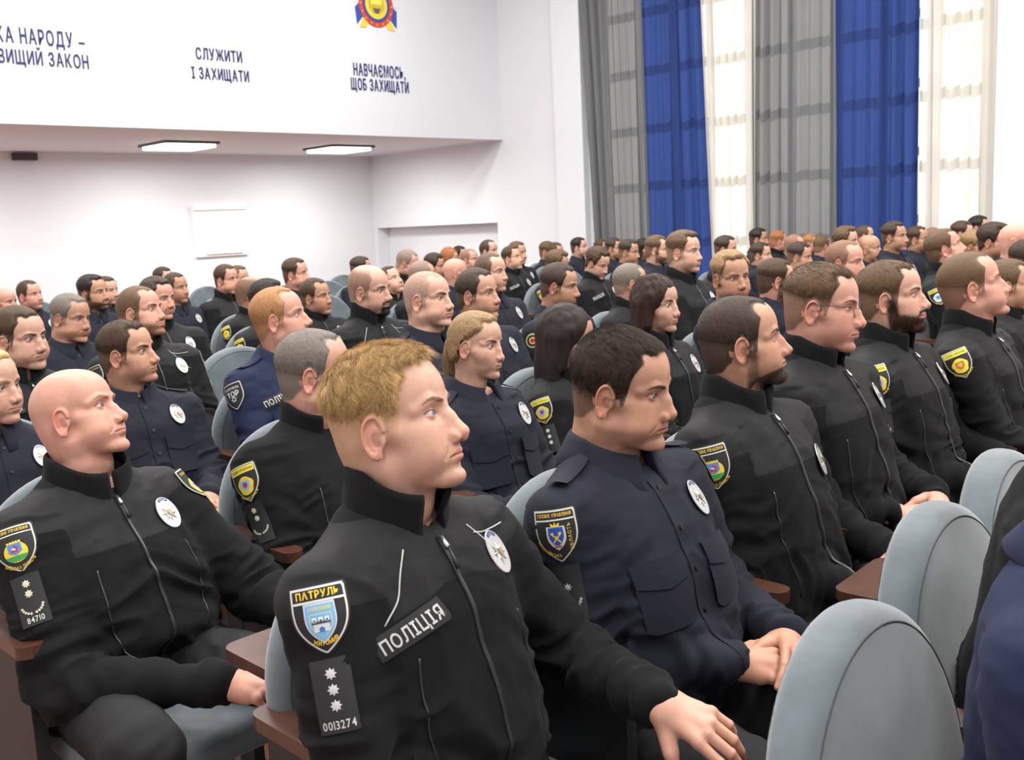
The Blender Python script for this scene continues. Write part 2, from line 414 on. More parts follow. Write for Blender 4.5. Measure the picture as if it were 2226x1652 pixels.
def warp(V,T,w):
    """identity morphs. w: dict"""
    x,y,z=T[:,0],T[:,1],T[:,2]; V=V.copy()
    sg=np.sign(y)
    fat=w.get('fat',0); low=sstep(-.01,-.06,z)*sstep(-.04,.0,x+.02)
    V[:,1]+=sg*fat*.012*low*sstep(.012,.04,np.abs(y)); V[:,0]+=fat*.004*np.exp(-((z+.10)/.02)**2)*(x>0)
    V[:,1]*=1+fat*.16*sstep(-.09,-.13,z); 
    V[:,0]+=fat*.012*sstep(-.09,-.125,z)*sstep(-.04,.02,x)
    V[:,0]-=fat*.010*sstep(-.03,-.09,z)*sstep(-.02,-.06,x)
    V[:,1]*=w.get('wide',1.)
    j=w.get('jaw',1.); V[:,1]*=1+(j-1)*sstep(-.02,-.06,z)*(sstep(-.16,-.10,z))
    nl=w.get('nose',0); k=np.exp(-((y/.014)**2+((z+.022)/.018)**2))*sstep(.086,.102,x)
    V[:,0]+=nl*.009*k; V[:,2]+=-nl*.003*k
    nb=w.get('bump',0); V[:,0]+=nb*.003*np.exp(-((y/.01)**2+((z-.0)/.010)**2))*(x>.08)
    ch=w.get('chin',0); V[:,0]+=ch*.008*np.exp(-(((z+.095)/.02)**2+(y/.03)**2))*(x>.03)
    V[:,2]-=w.get('long',0)*.010*sstep(-.02,-.09,z)*sstep(-.03,.0,x)
    br=w.get('brow',0); V[:,0]+=br*.004*np.exp(-((z-.031)/.010)**2)*(x>.04)
    fl=w.get('lips',0); V[:,0]+=fl*.003*np.exp(-((z+.0585)/.010)**2)*np.exp(-(y/.02)**2)*(x>.07)
    V[:,2]+=w.get('frown',0)*-.0022*np.exp(-(((np.abs(y)-.026)/.010)**2+((z+.0585)/.012)**2))*(x>.06)
    V[:,2]*=np.where(z>0,w.get('tall',1.),1.)
    V[:,0]+=-w.get('slope',0)*.012*sstep(.04,.11,z)*sstep(.03,.08,x)
    rs=w.get('seed',0)
    V+=(np.stack([vnoise(T*14,rs),vnoise(T*14,rs+50)*sg*0+.5*vnoise(T*np.array([14,0,14]),rs+9)*sg,vnoise(T*14,rs+99)],1))*.0018
    return V
def eyeballs(gaze=(0,0)):
    """both eyes as small uv spheres with colours by angle to gaze"""
    mb=[];n,m=20,12
    th=np.linspace(0,math.pi,m+1); ph=np.arange(n)/n*2*math.pi
    V=[];C=[]
    for t in th:
        for p in ph: V.append((math.cos(t),math.sin(t)*math.cos(p),math.sin(t)*math.sin(p)))
    # denser near the pupil
    V=np.array(V)
    return V
def eye_mesh(iris=(.16,.24,.34),gaze=(0.,0.),r=.0122):
    ths=np.radians([0,7,10.5,12,15,19,24,26.5,28,33,42,55,70,90,120,180]); n=24
    ph=np.arange(n)/n*2*math.pi
    V=np.stack([np.stack([np.full(n,math.cos(t)),math.sin(t)*np.cos(ph),math.sin(t)*np.sin(ph)],1) for t in ths]).reshape(-1,3)
    bul=np.where(ths<math.radians(28),r*1.0+.0007*(1-(ths/math.radians(28))**2),r)
    V=V*np.repeat(bul,n)[:,None]
    td=np.degrees(np.repeat(ths,n)); C=np.zeros((len(V),3))
    C[:]=(.50,.46,.43); C[td<29]=np.array(iris)*.45; C[td<26.6]=iris; C[td<11]=(.008,.008,.008)
    C[td>45]=(.60,.46,.43)
    V=V@(rot('z',math.radians(gaze[0]))@rot('y',-math.radians(gaze[1]))).T
    m=len(ths); i=np.arange(m-1)[:,None]*n; j=np.arange(n)[None,:]; k=(j+1)%n
    Q=np.stack([i+j,i+n+j,i+n+k,i+k],-1).reshape(-1,4)
    return V,Q,C

# ------------------------------------------------------------------ hair
def hair_shell(T,W,N,Q,hp,fine):
    """thick skin over the scalp; returns V,Q,thick"""
    hf=hair_field(T,hp,1); fd=fade_field(T,hp)
    t0=hp.get('len',.010)
    top=sstep(.05,.11,T[:,2]); front=sstep(.0,.08,T[:,0])
    th=t0*fd**1.5*hf*(1+hp.get('flat',.25)*sstep(.03,.075,np.abs(T[:,1]))*top+hp.get('quiff',.0)*front*top)
    th=th+hp.get('slen',.0015)*hf
    k0=hp.get('shell',.45) if fine else hp.get('fshell',.85)
    th=th*k0*(1+(.15 if fine else .22)*fbm(T*np.array([40,70,55]),11))
    keep=(fd*hf>.22) if hp.get('side',.35)<.6 else hf>.05
    k=keep[Q].all(1); q=Q[k]
    used=np.unique(q); mp=np.full(len(T),-1); mp[used]=np.arange(len(used))
    lift=-.0016*sstep(.5,.2,(fd*hf)[used])
    kk=1-(1-np.clip(hair_field(T,hp)*(hp.get('side',.35)+(1-hp.get('side',.35))*fd)*hp.get('den',1.),0,1))**2.8
    return W[used]+N[used]*(th[used]+lift)[:,None], mp[q], np.clip(kk[used]*(.95+.1*_T[(used*7919)%4096]),0,1), used
def strands_mesh(P,D,L,R,bend,seed,segs=3):
    """thin 3-sided tapering hairs. P roots, D dirs(N,3) , bend (N,3) added quadratically"""
    n=len(P); rs=np.random.RandomState(seed); 
    a=np.cross(D,np.array([.3,.2,.9])); a/=np.linalg.norm(a,axis=1)[:,None]+1e-9; b=np.cross(D,a)
    V=[]
    for i in range(segs+1):
        t=i/segs; c=P+D*(L*t)[:,None]+bend*(t*t)*L[:,None]
        w=R*(1-.85*t)
        for k in range(3):
            an=k*2.0944; V.append(c+(math.cos(an)*a+math.sin(an)*b)*w)
    V=np.stack(V,1)  # n,(segs+1)*3,3
    m=(segs+1)*3; base=(np.arange(n)*m)[:,None,None]; q=[]
    for i in range(segs):
        for k in range(3):
            q.append([i*3+k,i*3+(k+1)%3,(i+1)*3+(k+1)%3,(i+1)*3+k])
    Qs=(base+np.array(q)[None]).reshape(-1,4)
    return V.reshape(-1,3),Qs,m
def comb_dir(T,hp):
    """hair direction on template: forward/side on top, down on the sides"""
    x,y,z=T[:,0],T[:,1],T[:,2]; top=sstep(.045,.10,z)
    st=hp.get('comb','fwd')
    if st=='fwd': d=np.stack([np.ones_like(x),.35*np.ones_like(y)*0+y*3,-.2+0*z],1)
    elif st=='side': d=np.stack([.75*np.ones_like(x),-.75+0*y,0*z],1)
    elif st=='back': d=np.stack([-np.ones_like(x),y*2,0*z],1)
    else: d=np.stack([.2+0*x,y*2,.2+0*z],1)
    sd=np.stack([-.30+0*x,0*y,-1+0*z],1)
    bk=sstep(-.05,-.09,x); 
    return d*top[:,None]+sd*(1-top[:,None])
def hair_strands(T,W,N,Q,hp,count,hc,seed=1):
    rs=np.random.RandomState(seed); hf=hair_field(T,hp); fd=fade_field(T,hp)
    ar=np.linalg.norm(np.cross(W[Q[:,2]]-W[Q[:,0]],W[Q[:,3]]-W[Q[:,1]]),axis=1)
    p=ar*(hf[Q].mean(1)**1.5)*(.25+.75*fd[Q].mean(1)) ; p/=p.sum()
    f=rs.choice(len(Q),count,p=p); w=rs.dirichlet([1,1,1,1],count)
    def I(A): return (A[Q[f]]*(w[:,:,None] if A.ndim==2 else w)).sum(1)
    P=I(W);n=I(N);t=I(T);h=I(hf);fdv=I(fd)
    n/=np.linalg.norm(n,axis=1)[:,None]
    L0=hp.get('len',.010); sl=hp.get('slen',.002)
    hs=I(hair_field(T,hp,1)); th=(sl+(L0-sl)*fdv)*np.clip(hs,.25,1)*(1+hp.get('quiff',0)*sstep(.0,.08,t[:,0])*sstep(.05,.11,t[:,2]))
    L=th*hp.get('stretch',1.5)*(.7+.6*rs.rand(count))
    c=comb_dir(t,hp); c=c+np.stack([fbm(t*45,21),fbm(t*45,22),fbm(t*45,23)],1)*hp.get('mess',.5)+np.stack([vnoise(t*130,31),vnoise(t*130,32),vnoise(t*130,33)],1)*hp.get('mess',.5)*.8+rs.randn(count,3)*.07
    c=c-n*(c*n).sum(1)[:,None]; c/=np.linalg.norm(c,axis=1)[:,None]+1e-9
    lift=hp.get('lift',.8); D=n*lift+c*(1.2-lift*.6); D/=np.linalg.norm(D,axis=1)[:,None]
    V,S,m=strands_mesh(P+n*(th*.15*rs.rand(count))[:,None]-n*.0004,D,L,hp.get('rad',.00022),(c-D)*.55-n*.18,seed)
    col=np.array(hc)*(hp.get('hl',1.25))*((.55+.7*rs.rand(count))*(1+.40*vnoise(t*np.array([90,150,110]),41)))[:,None]; col=np.clip(col,0,1)
    return V,S,np.repeat(col,m,0)
def beard_strands(T,W,N,Q,kind,count,hc,L0=.005,seed=3):
    rs=np.random.RandomState(seed); bf=beard_field(T,kind)
    ar=np.linalg.norm(np.cross(W[Q[:,2]]-W[Q[:,0]],W[Q[:,3]]-W[Q[:,1]]),axis=1); p=ar*bf[Q].mean(1)**2; p/=p.sum()
    f=rs.choice(len(Q),count,p=p); P=W[Q[f]].mean(1)+rs.randn(count,3)*.0006; n=N[Q[f]].mean(1); n/=np.linalg.norm(n,axis=1)[:,None]
    c=np.array([.35,0,-1.])+rs.randn(count,3)*.25; c=c-n*(c*n).sum(1)[:,None]; c/=np.linalg.norm(c,axis=1)[:,None]
    D=n*.5+c*.8; D/=np.linalg.norm(D,axis=1)[:,None]; L=L0*(.5+.8*rs.rand(count))
    V,S,m=strands_mesh(P-n*.0004,D,L,.00018,c*.4,seed); col=np.array(hc)*1.2*(.6+.8*rs.rand(count))[:,None]
    return V,S,np.repeat(col,m,0)
def brow_strands(W,T,N,Q,hc,count=260,seed=5):
    rs=np.random.RandomState(seed); x,y,z=T[:,0],np.abs(T[:,1]),T[:,2]
    yb=np.clip(y,.011,.052); zc=np.interp(yb,[.011,.022,.036,.046,.053],[.0270,.0300,.0335,.0325,.0270]); th=np.interp(yb,[.011,.02,.04,.053],[.0030,.0042,.0034,.0012])
    d=np.sqrt((y-yb)**2+(z-zc)**2)/th; m=(d<1)&(x>.04); fm=np.where(m[Q].all(1))[0]
    f=rs.choice(fm,count); P=W[Q[f]].mean(1)+rs.randn(count,3)*.0005; n=N[Q[f]].mean(1); t=T[Q[f]].mean(1)
    s=np.sign(t[:,1]); c=np.stack([-.3+0*s,s*1.0,.45-14*(np.abs(t[:,1])-.015)],1)+rs.randn(count,3)*.2
    c=c-n*(c*n).sum(1)[:,None]; c/=np.linalg.norm(c,axis=1)[:,None]
    D=c*.9+n*.35; L=.0065*(.6+.6*rs.rand(count))
    V,S,mm=strands_mesh(P-n*.0003,D,L,.00016,c*.2-n*.1,seed); col=np.array(hc)*(.7+.6*rs.rand(count))[:,None]
    return V,S,np.repeat(col,mm,0)
# ------------------------------------------------------------------ seated body (local: faces +x, left +y, floor z=0, hips above origin)
def ik(S,W,a,b,pole):
    S=np.array(S,float);W=np.array(W,float); d=W-S; L=np.linalg.norm(d); 
    if L>.985*(a+b): W=S+d/L*.985*(a+b); d=W-S; L=np.linalg.norm(d)
    u=d/L; x=(a*a-b*b+L*L)/(2*L); h=math.sqrt(max(a*a-x*x,0)); p=np.array(pole,float); p=p-u*(p@u); p/=np.linalg.norm(p)
    return S+u*x+p*h, W
def joints(sp):
    lean=math.radians(sp.get('lean',14)); L=sp.get('L',.50); b=sp.get('fat',0.); sw=sp.get('sw',.182)*sp.get('bw',1.)
    J={}; hip=np.array([0,0,.53]); J['hip']=hip; side=sp.get('tilt',0.)
    ax=np.array([-math.sin(lean),side,math.cos(lean)]); ax/=np.linalg.norm(ax); J['ax']=ax; J['L']=L
    nb=hip+ax*L; J['neck']=nb
    fx=np.array([math.cos(lean),0,math.sin(lean)]); J['fx']=fx
    ty=math.radians(sp.get('twist',0)); J['fy']=np.array([0,1,0])
    for s,k in ((-1,'r'),(1,'l')):
        sh=nb-ax*.082+np.array([.005,s*sw,0])+fx*.01
        J['s'+k]=sh
        W=sp.get('w'+k) or (.26,s*.07,.64)
        pole=sp.get('p'+k) or (-.55,s*.55,-.6)
        e,w=ik(sh,W,sp.get('ua',.285),sp.get('fa',.255),pole); J['e'+k]=e;J['w'+k]=w
        J['h'+k]=np.array([.0,s*.09,.50]); J['k'+k]=np.array(sp.get('k'+k) or (.45,s*.15,.50)); kk=J['k'+k]
        J['a'+k]=np.array([kk[0]+.02,kk[1],.09])
    J['head']=nb+np.array([.034,0,.148])+np.array(sp.get('ho',(0,0,0)))
    return J
def torso_sdf(P,J,b,off=0.,bw=1.,top=1.):
    a=J['ax'].astype(F32); d=P-J['hip'].astype(F32); t=d@a; L=J['L']; q=d-t[:,None]*a; fx=J['fx'].astype(F32)
    x=q@fx; y=q[:,1]; tt=t/L
    w=np.interp(tt,[-.15,0,.2,.45,.70,.86,.95,1.02,1.12],np.array([.165,.178,.170,.172,.182,.172,.135,.085,.062])*bw+b*np.array([.03,.035,.045,.035,.02,.01,.0,.0,.0]))+off
    dp=np.interp(tt,[-.15,0,.2,.45,.70,.86,.95,1.02,1.12],np.array([.115,.125,.122,.120,.122,.105,.088,.070,.060])+b*np.array([.02,.04,.06,.05,.02,.01,.0,.0,.0]))+off
    xc=np.interp(tt,[0,.2,.5,.75,.95,1.1],[-.0,.012+.03*b,.015+.03*b,.012,-.004,.004])
    k=(np.abs(y/w)**2.4+np.abs((x-xc)/dp)**2.4)**(1/2.4)
    f=(k-1)*np.minimum(w,dp)
    return smax(smax(f,-(t+.09),.03),(t-L*1.06*top),.02)
def jacket_sdf(J,sp,off=0.):
    b=sp.get('fat',0.); bw=sp.get('bw',1.)
    def f(P):
        r=torso_sdf(P,J,b,off,bw)
        for k,s in (('r',-1),('l',1)):
            sh,e,w=J['s'+k],J['e'+k],J['w'+k]
            nb=J['neck']
            r=smin(r,cone(P,nb+np.array([-.012,s*.045,-.020]),sh+np.array([-.004,-s*.02,.004]),.056+off,.060+off+.008*b),.05)
            r=smin(r,cone(P,sh,e,.068+off+.012*b,.056+off+.008*b),.035)
            ff=cone(P,e,w,.056+off+.006*b,.039+off)
            r=smin(r,ff,.018)
        return r
    return f
def trousers_sdf(J,sp,off=0.):
    b=sp.get('fat',0.)
    def f(P):
        r=ell(P,(-.01,0,.50),(.15+off,.185+.03*b+off,.105+off))
        for k in 'rl':
            h,n,a=J['h'+k],J['k'+k],J['a'+k]
            r=smin(r,cone(P,h,n,.092+off+.012*b,.068+off),.04)
            r=smin(r,cone(P,n,a,.067+off,.058+off),.03)
        return r
    return f
def arm_coords(V,J,k):
    sh,e,w=J['s'+k],J['e'+k],J['w'+k]; out=[]
    for a,b in ((sh,e),(e,w)):
        d=b-a; L=np.linalg.norm(d); u=d/L; t=(V-a)@u; r=np.linalg.norm(V-a-t[:,None]*u,axis=1); out.append((t,r,L,u))
    return out
def wrinkle(V,N,J,sp,amp,seed=0):
    ax=J['ax']; t=(V-J['hip'])@ax/J['L']
    dsp=np.zeros(len(V)); armw=np.zeros(len(V))
    for k in 'rl':
        (t1,r1,L1,u1),(t2,r2,L2,u2)=arm_coords(V,J,k)
        on1=sstep(.12,.085,r1)*(t1>-.04)*(t1<L1+.05); on2=sstep(.10,.07,r2)*(t2>-.03)
        s=np.where(on2>on1,L1+t2,t1); on=np.maximum(on1,on2)
        el=np.exp(-((s-L1)/.10)**2); wr=np.exp(-((s-L1-L2)/.09)**2)
        q=np.stack([s*30+1.5*vnoise(V*9,seed+5),V[:,1]*11,(V[:,0]+V[:,2])*9],1)
        n=1-2*np.abs(vnoise(q,seed+(1 if k=='r' else 2)))
        q2=np.stack([s*55,V[:,1]*20,(V[:,0]-V[:,2])*14],1); n2=vnoise(q2,seed+7)
        dsp=np.where(on>armw,on*(n*(.45+1.9*el+1.0*wr)+.25*n2),dsp); armw=np.maximum(armw,on)
    X=(V-J['hip'])@J['fx']; Y=V[:,1]
    q=np.stack([t*J['L']*22+2.2*vnoise(V*6,seed+3)+np.abs(Y)*8,Y*6,X*6],1)
    n=1-2*np.abs(vnoise(q,seed+11)); belly=sstep(.75,.25,t)
    q3=np.stack([Y*16+X*6,t*5,X*4],1); n3=1-2*np.abs(vnoise(q3,seed+15))
    tor=(.25+1.5*belly)*n+.55*n3*(1-belly*.5)
    dsp=dsp*armw+tor*(1-armw)*1.0+.10*vnoise(V*70,seed+17)
    soft=sstep(1.10,.92,t)
    return V+N*(dsp*amp*soft)[:,None]
def finger(base,d,up,lens,curl,r0,spread=0):
    """chain of joints ; curl towards -up"""
    pts=[np.array(base,float)]; d=np.array(d,float); d/=np.linalg.norm(d); up=np.array(up,float); ax=np.cross(d,up)
    for L,c in zip(lens,curl):
        a=math.radians(c); d=d*math.cos(a)-up*math.sin(a); up=np.cross(ax,d); up/=np.linalg.norm(up); d/=np.linalg.norm(d)
        pts.append(pts[-1]+d*L)
    return pts
HANDS={}
def hand_mesh(pose,h=.0024):
    """right hand: wrist at origin, fingers +x, back of hand +z, thumb +y"""
    if (pose,h) in HANDS: return HANDS[(pose,h)]
    C={'rest':([18,22,14],[20,28,18],[24,32,20],[28,36,22],(28,8,12)),
       'grip':([52,58,28],[56,62,32],[60,64,34],[62,66,36],(10,10,14)),
       'loose':([34,44,24],[38,50,28],[42,54,30],[48,56,32],(22,14,18)),
       'flat':([6,10,6],[8,12,8],[10,14,8],[14,16,10],(24,4,6)),
       'lace':([30,62,30],[30,64,30],[32,64,32],[34,62,32],(24,20,30))}[pose]
    X=[.086,.090,.086,.078]; Yb=[.026,.006,-.014,-.032]; LL=[(.042,.025,.020),(.046,.029,.021),(.043,.027,.020),(.034,.021,.018)]
    if pose=='lace': sprd=[.20,.06,-.08,-.24]; 
    else: sprd=[.10,.02,-.06,-.16]
    ch=[]
    for i in range(4):
        ch.append(finger((X[i],Yb[i],.004-.003*(i in(0,3))),(1,sprd[i],-.02),(0,0,1),LL[i],C[i],.009))
    ta,tb,tc=C[4]
    th=finger((.022,.024,-.008),(math.cos(.75),math.sin(.75),-.25),(0.3,.2,1),(.044,.034,.028),(ta*.3,tb,tc),.011)
    def f(P):
        r=smin(cone(P,(.012,.010,0),(.078,.022,.002),.017,.0125),cone(P,(.012,-.010,0),(.074,-.028,.001),.017,.0115),.02)
        r=smin(r,cone(P,(.02,0,.001),(.080,-.003,.004),.018,.0130),.016)
        r=smin(r,cone(P,(.020,.016,-.008),th[1],.017,.0125),.016)
        r=smin(r,cone(P,(.018,-.020,-.008),(.055,-.030,-.008),.013,.010),.014)
        r=smin(r,cone(P*np.array([1,.82,1.1],F32),(-.014,0,0),(.01,0,0),.0235,.0225),.02)
        for i,c in enumerate(ch):
            rr=[.0098,.0090,.0082,.0070] if i<3 else [.0086,.0078,.0071,.0062]
            kn=np.linalg.norm(P-c[0].astype(F32),axis=1)-.0105; 
            g=polyl(P,c,rr); g=np.minimum(g,np.linalg.norm(P-c[1].astype(F32),axis=1)-(rr[1]+.0009))
            r=smin(r,kn,.006); r=smin(r,g,.0028 if pose!='lace' else .003)
        g=polyl(P,th,[.0135,.0108,.0104,.0085]); r=smin(r,g,.008)
        return r
    V,Q=surface(f,(-.075,-.075,-.11),(.20,.115,.05),h)
    V=relax(V,Q,1,.4)
    # colours: nails, knuckles
    c=np.tile(np.array([1.,1.,1.]),(len(V),1))
    for cc in ch+[th]:
        d=np.linalg.norm(V-cc[-1],axis=1); dr=cc[-1]-cc[-2]; dr/=np.linalg.norm(dr); 
        n=np.array([0,0,1.]); n=n-dr*(n@dr)
        if cc is th: n=np.array([-.2,.2,1.]); n=n-dr*(n@dr)
        else:
            sd=np.cross(dr,np.array([0,1.,0])); n=sd*np.sign(sd[2] if abs(sd[2])>.2 else sd[0]); 
        n/=np.linalg.norm(n)+1e-9
        up=(V-cc[-1])@n; al=(V-cc[-1])@dr; R=.0085 if cc is th else .0068
        nail=(up>R*.45)&(al>-.007)&(al<.0055)&(d<.0125); c[nail]=(1.12,1.02,1.05)
        for p in cc[:-1]:
            k=np.exp(-(np.linalg.norm(V-p,axis=1)/.010)**2); c*=lerp(np.ones((len(V),3)),np.array([1.,.86,.84]),k*.7)
    HANDS[(pose,h)]=(V,Q,c); return HANDS[(pose,h)]
def frame(d,up):
    d=np.array(d,float); d/=np.linalg.norm(d); up=np.array(up,float); up-=d*(up@d); up/=np.linalg.norm(up); y=np.cross(up,d)
    return np.stack([d,y,up],1)
def place_hand(mb,J,k,sp,skin,h):
    pose=sp.get('hand'+k,'rest'); V,Q,c=hand_mesh(pose,h)
    V=V.copy(); Q=Q
    if k=='l': V[:,1]*=-1; Q=Q[:,::-1]
    fa=J['w'+k]-J['e'+k]; fa/=np.linalg.norm(fa)
    d=np.array(sp.get('hd'+k) or (fa*np.array([1,1,.3]))); up=sp.get('hu'+k) or (0.1,(-.25 if k=='r' else .25),1)
    M=frame(d,up); W=J['w'+k]+fa*.008
    mb.add(V@M.T*sp.get('hs',1.0)+W,Q,0,c*np.array(skin)*np.array([1.0,.93,.92]))
def pose_head(W,T,sp):
    """rotate the head about the top of the neck, neck follows"""
    y,p,r=[math.radians(a) for a in sp.get('rot',(0,0,0))]
    M=rot('z',y)@rot('y',-p)@rot('x',r); piv=np.array([-.018,0,-.055])
    w=sstep(-.185,-.065,T[:,2]+.25*(T[:,0]+.03))[:,None]
    A=(W-piv)@M.T+piv
    M2=rot('z',y*.35)@rot('y',-p*.3)@rot('x',r*.3); B=(W-piv)@M2.T+piv; w2=sstep(-.235,-.165,T[:,2])[:,None]
    base=W*(1-w2)+B*w2
    return base*(1-w)+A*w, M, piv
TRUNK={}
def person_body(sp,J,hres,near):
    """skin mesh: head, eyes, hands, hidden trunk; returns mesh plus data for the hair"""
    T,Q,N0=head_template(hres); W=warp(T,T,sp.get('w',{})); C=skin_colors(T,sp)
    hsz=sp.get('hsz',1.)*.975
    W2,M,piv=pose_head(W,T,sp); W2=W2*hsz+J['head']
    mb=MB(); mb.add(W2,Q,0,C)
    ev,eq,ec=eye_mesh(sp.get('iris',(.10,.13,.15)),sp.get('gaze',(0,0)))
    if sp.get('closed'): ec=ec*0+np.array(sp['skin'])*.85; ev=ev*1.06
    ww=sp.get('w',{}).get('wide',1.)
    for s in (1,-1):
        E=ev+EYC*np.array([1,s*ww,1]); E=((E-piv)@M.T+piv)*hsz+J['head']; mb.add(E,eq,1,ec)
    lid=sp.get('lid',0)
    for k in 'rl': place_hand(mb,J,k,sp,sp.get('skin',(.62,.36,.26)),.0024 if near else .0046)
    # trunk under the clothes
    def trunk(h,off):
        f=jacket_sdf(J,sp,off); top=J['neck'][2]+.02; js=[J[k] for k in('wr','wl','er','el')]
        lo=np.minimum(np.min(js,0)-.08,(-.40,-.36,.38)); hi=np.maximum(np.max(js,0)+.08,(.20,.36,0)); hi[2]=top+.06
        return surface(lambda P:np.maximum(f(P),P[:,2]-top),lo,hi,h)
    if near: v,q=trunk(.014,-.019)
    else:
        tk=(sp.get('bw',1.),sp.get('fat',0)>.5,sp.get('sw',.182))
        if tk not in TRUNK: TRUNK[tk]=trunk(.020,-.020)
        v,q=TRUNK[tk]
    mb.add(v,q,0,np.array(sp.get('skin',(.62,.36,.26))))
    me=mb.mesh('person_body',[SKIN,EYE],colors=True)
    return me,(T,W2,Q)
# ------------------------------------------------------------------ lettering and emblems (flat shapes later laid onto cloth or wall)
TXT={}
def text_tris(s,bold=0.):
    """glyph outline mesh: V2 (cap height 1), tris, advance width"""
    key=(s,bold)
    if key in TXT: return TXT[key]
    cu=bpy.data.curves.new('lettering','FONT'); cu.body=s; cu.size=1.0; cu.resolution_u=3; cu.offset=bold
    o=bpy.data.objects.new('lettering',cu); COL.objects.link(o)
    bpy.context.view_layer.update()
    me=bpy.data.meshes.new_from_object(o.evaluated_get(bpy.context.evaluated_depsgraph_get()))
    V=np.zeros(len(me.vertices)*3,F32); me.vertices.foreach_get('co',V); V=V.reshape(-1,3)[:,:2].astype(float)
    me.calc_loop_triangles(); T=np.zeros(len(me.loop_triangles)*3,np.int32); me.loop_triangles.foreach_get('vertices',T); T=T.reshape(-1,3)
    bpy.data.objects.remove(o); bpy.data.curves.remove(cu); bpy.data.meshes.remove(me)
    TXT[key]=(V,T); return TXT[key]
CAPH=None
def letters(s,h,squeeze=.8,gap=.12,bold=.012):
    """list of (V2,T,xcenter) with cap height h, centred on 0"""
    global CAPH
    if CAPH is None: v,_=text_tris('Н',0.); CAPH=v[:,1].max()-v[:,1].min()
    k=h/CAPH; out=[];x=0.
    for ch in s:
        if ch==' ': x+=h*.42*squeeze/.8; continue
        v,t=text_tris(ch,bold)
        if len(v)==0: x+=h*.4; continue
        w=(v[:,0].max()-v[:,0].min())*k*squeeze; vv=v*k; vv[:,0]=(vv[:,0]-(v[:,0].min()*k))*squeeze-w/2
        out.append((vv,t,x+w/2)); x+=w+h*gap
    x-=h*gap
    return [(v,t,c-x/2) for v,t,c in out],x
class Flat:
    """layered flat artwork: x right, y up; z = layer height"""
    def __init__(s): s.mb=MB()
    def poly(s,pts,col,z,rings=3):
        pts=np.asarray(pts,float)
        if np.ptp(pts,0).max()<.12 and len(pts)<16:
            q=np.r_[pts,pts[:1]]; o=[]
            for a,b in zip(q[:-1],q[1:]):
                k=max(1,int(np.linalg.norm(b-a)/.005)); o+=[a+(b-a)*i/k for i in range(k)]
            pts=np.array(o); rings=max(1,min(6,int(np.ptp(pts,0).max()/.010)))
        if rings>1 and np.ptp(pts,0).max()<.13: rings=max(rings,min(9,int(np.ptp(pts,0).max()/.011)))
        c=pts.mean(0); n=len(pts)
        V=[c[None]]; 
        for r in range(1,rings+1): V.append(c+(pts-c)*r/rings)
        V=np.concatenate(V); V=np.c_[V,np.full(len(V),z)]
        i=np.arange(n); j=(i+1)%n
        T=np.stack([np.zeros(n,int),1+i,1+j],1)
        Q=[np.stack([1+(r-1)*n+i,1+r*n+i,1+r*n+j,1+(r-1)*n+j],1) for r in range(1,rings)]
        s.mb.add(V,[T]+([np.concatenate(Q)] if Q else []),0,col)
    def text(s,t,x,y,h,col,z,squeeze=.8,gap=.14,bold=.012,ang=0.,width=None):
        L,w=letters(t,h,squeeze,gap,bold); k=1. if width is None else width/w
        ca,sa=math.cos(ang),math.sin(ang)
        for v,T,c in L:
            X=(v[:,0]+c)*k; Y=v[:,1]-h*0
            s.mb.add(np.stack([x+X*ca-Y*sa,y+X*sa+Y*ca,np.full(len(X),z)],1),T,0,col)
    def arc(s,t,cx,cy,R,a0,h,col,z,squeeze=.8,gap=.14,bold=.012,inside=True):
        """text along an arc centred at angle a0 ; inside=True reads with feet to the outside (bottom arc)"""
        L,w=letters(t,h,squeeze,gap,bold)
        for v,T,c in L:
            if inside:
                a=a0+c/R; R0=R; 
                X=v[:,0]; Y=v[:,1]
                ang=a+math.pi/2; 
                s.mb.add(np.stack([cx+R0*math.cos(a)+X*math.cos(ang)-Y*math.sin(ang),cy+R0*math.sin(a)+X*math.sin(ang)+Y*math.cos(ang),np.full(len(X),z)],1),T,0,col)
            else:
                a=a0-c/R; ang=a-math.pi/2; X=v[:,0];Y=v[:,1]
                s.mb.add(np.stack([cx+R*math.cos(a)+X*math.cos(ang)-Y*math.sin(ang),cy+R*math.sin(a)+X*math.sin(ang)+Y*math.cos(ang),np.full(len(X),z)],1),T,0,col)
    def star(s,cx,cy,R,col,z,n=8,inner=.5,rot0=0.,h=0.):
        a=np.arange(2*n)/(2*n)*2*math.pi+math.pi/2+rot0; r=np.where(np.arange(2*n)%2==0,R,R*inner)
        V=np.r_[[[cx,cy,z+h]],np.c_[cx+r*np.cos(a),cy+r*np.sin(a),np.full(2*n,z)]]
        i=np.arange(2*n); s.mb.add(V,np.stack([0*i,1+i,1+(i+1)%(2*n)],1),0,col)
    def arcs(s): return s.mb
def resample(pts,n):
    pts=np.asarray(pts,float); q=np.r_[pts,pts[:1]]; d=np.r_[0,np.cumsum(np.linalg.norm(np.diff(q,axis=0),axis=1))]
    t=np.linspace(0,d[-1],n,endpoint=False); return np.c_[np.interp(t,d,q[:,0]),np.interp(t,d,q[:,1])]
def shield(w,h,n=48):
    """pointed shield, straight top"""
    p=[]
    for t in np.linspace(0,1,12): p.append((-w/2+t*w,h/2+ -.0*w*math.sin(t*math.pi)))
    for t in np.linspace(0,1,16)[1:]:
        y=h/2-t*h; x=w/2*(1.04-.04*abs(1-3*t))*(1-max(0,(t-.42)/.58)**2.2); p.append((x,y))
    for t in np.linspace(1,0,16)[1:-1]:
        y=h/2-t*h; x=-w/2*(1.04-.04*abs(1-3*t))*(1-max(0,(t-.42)/.58)**2.2); p.append((x,y))
    return resample(p,n)
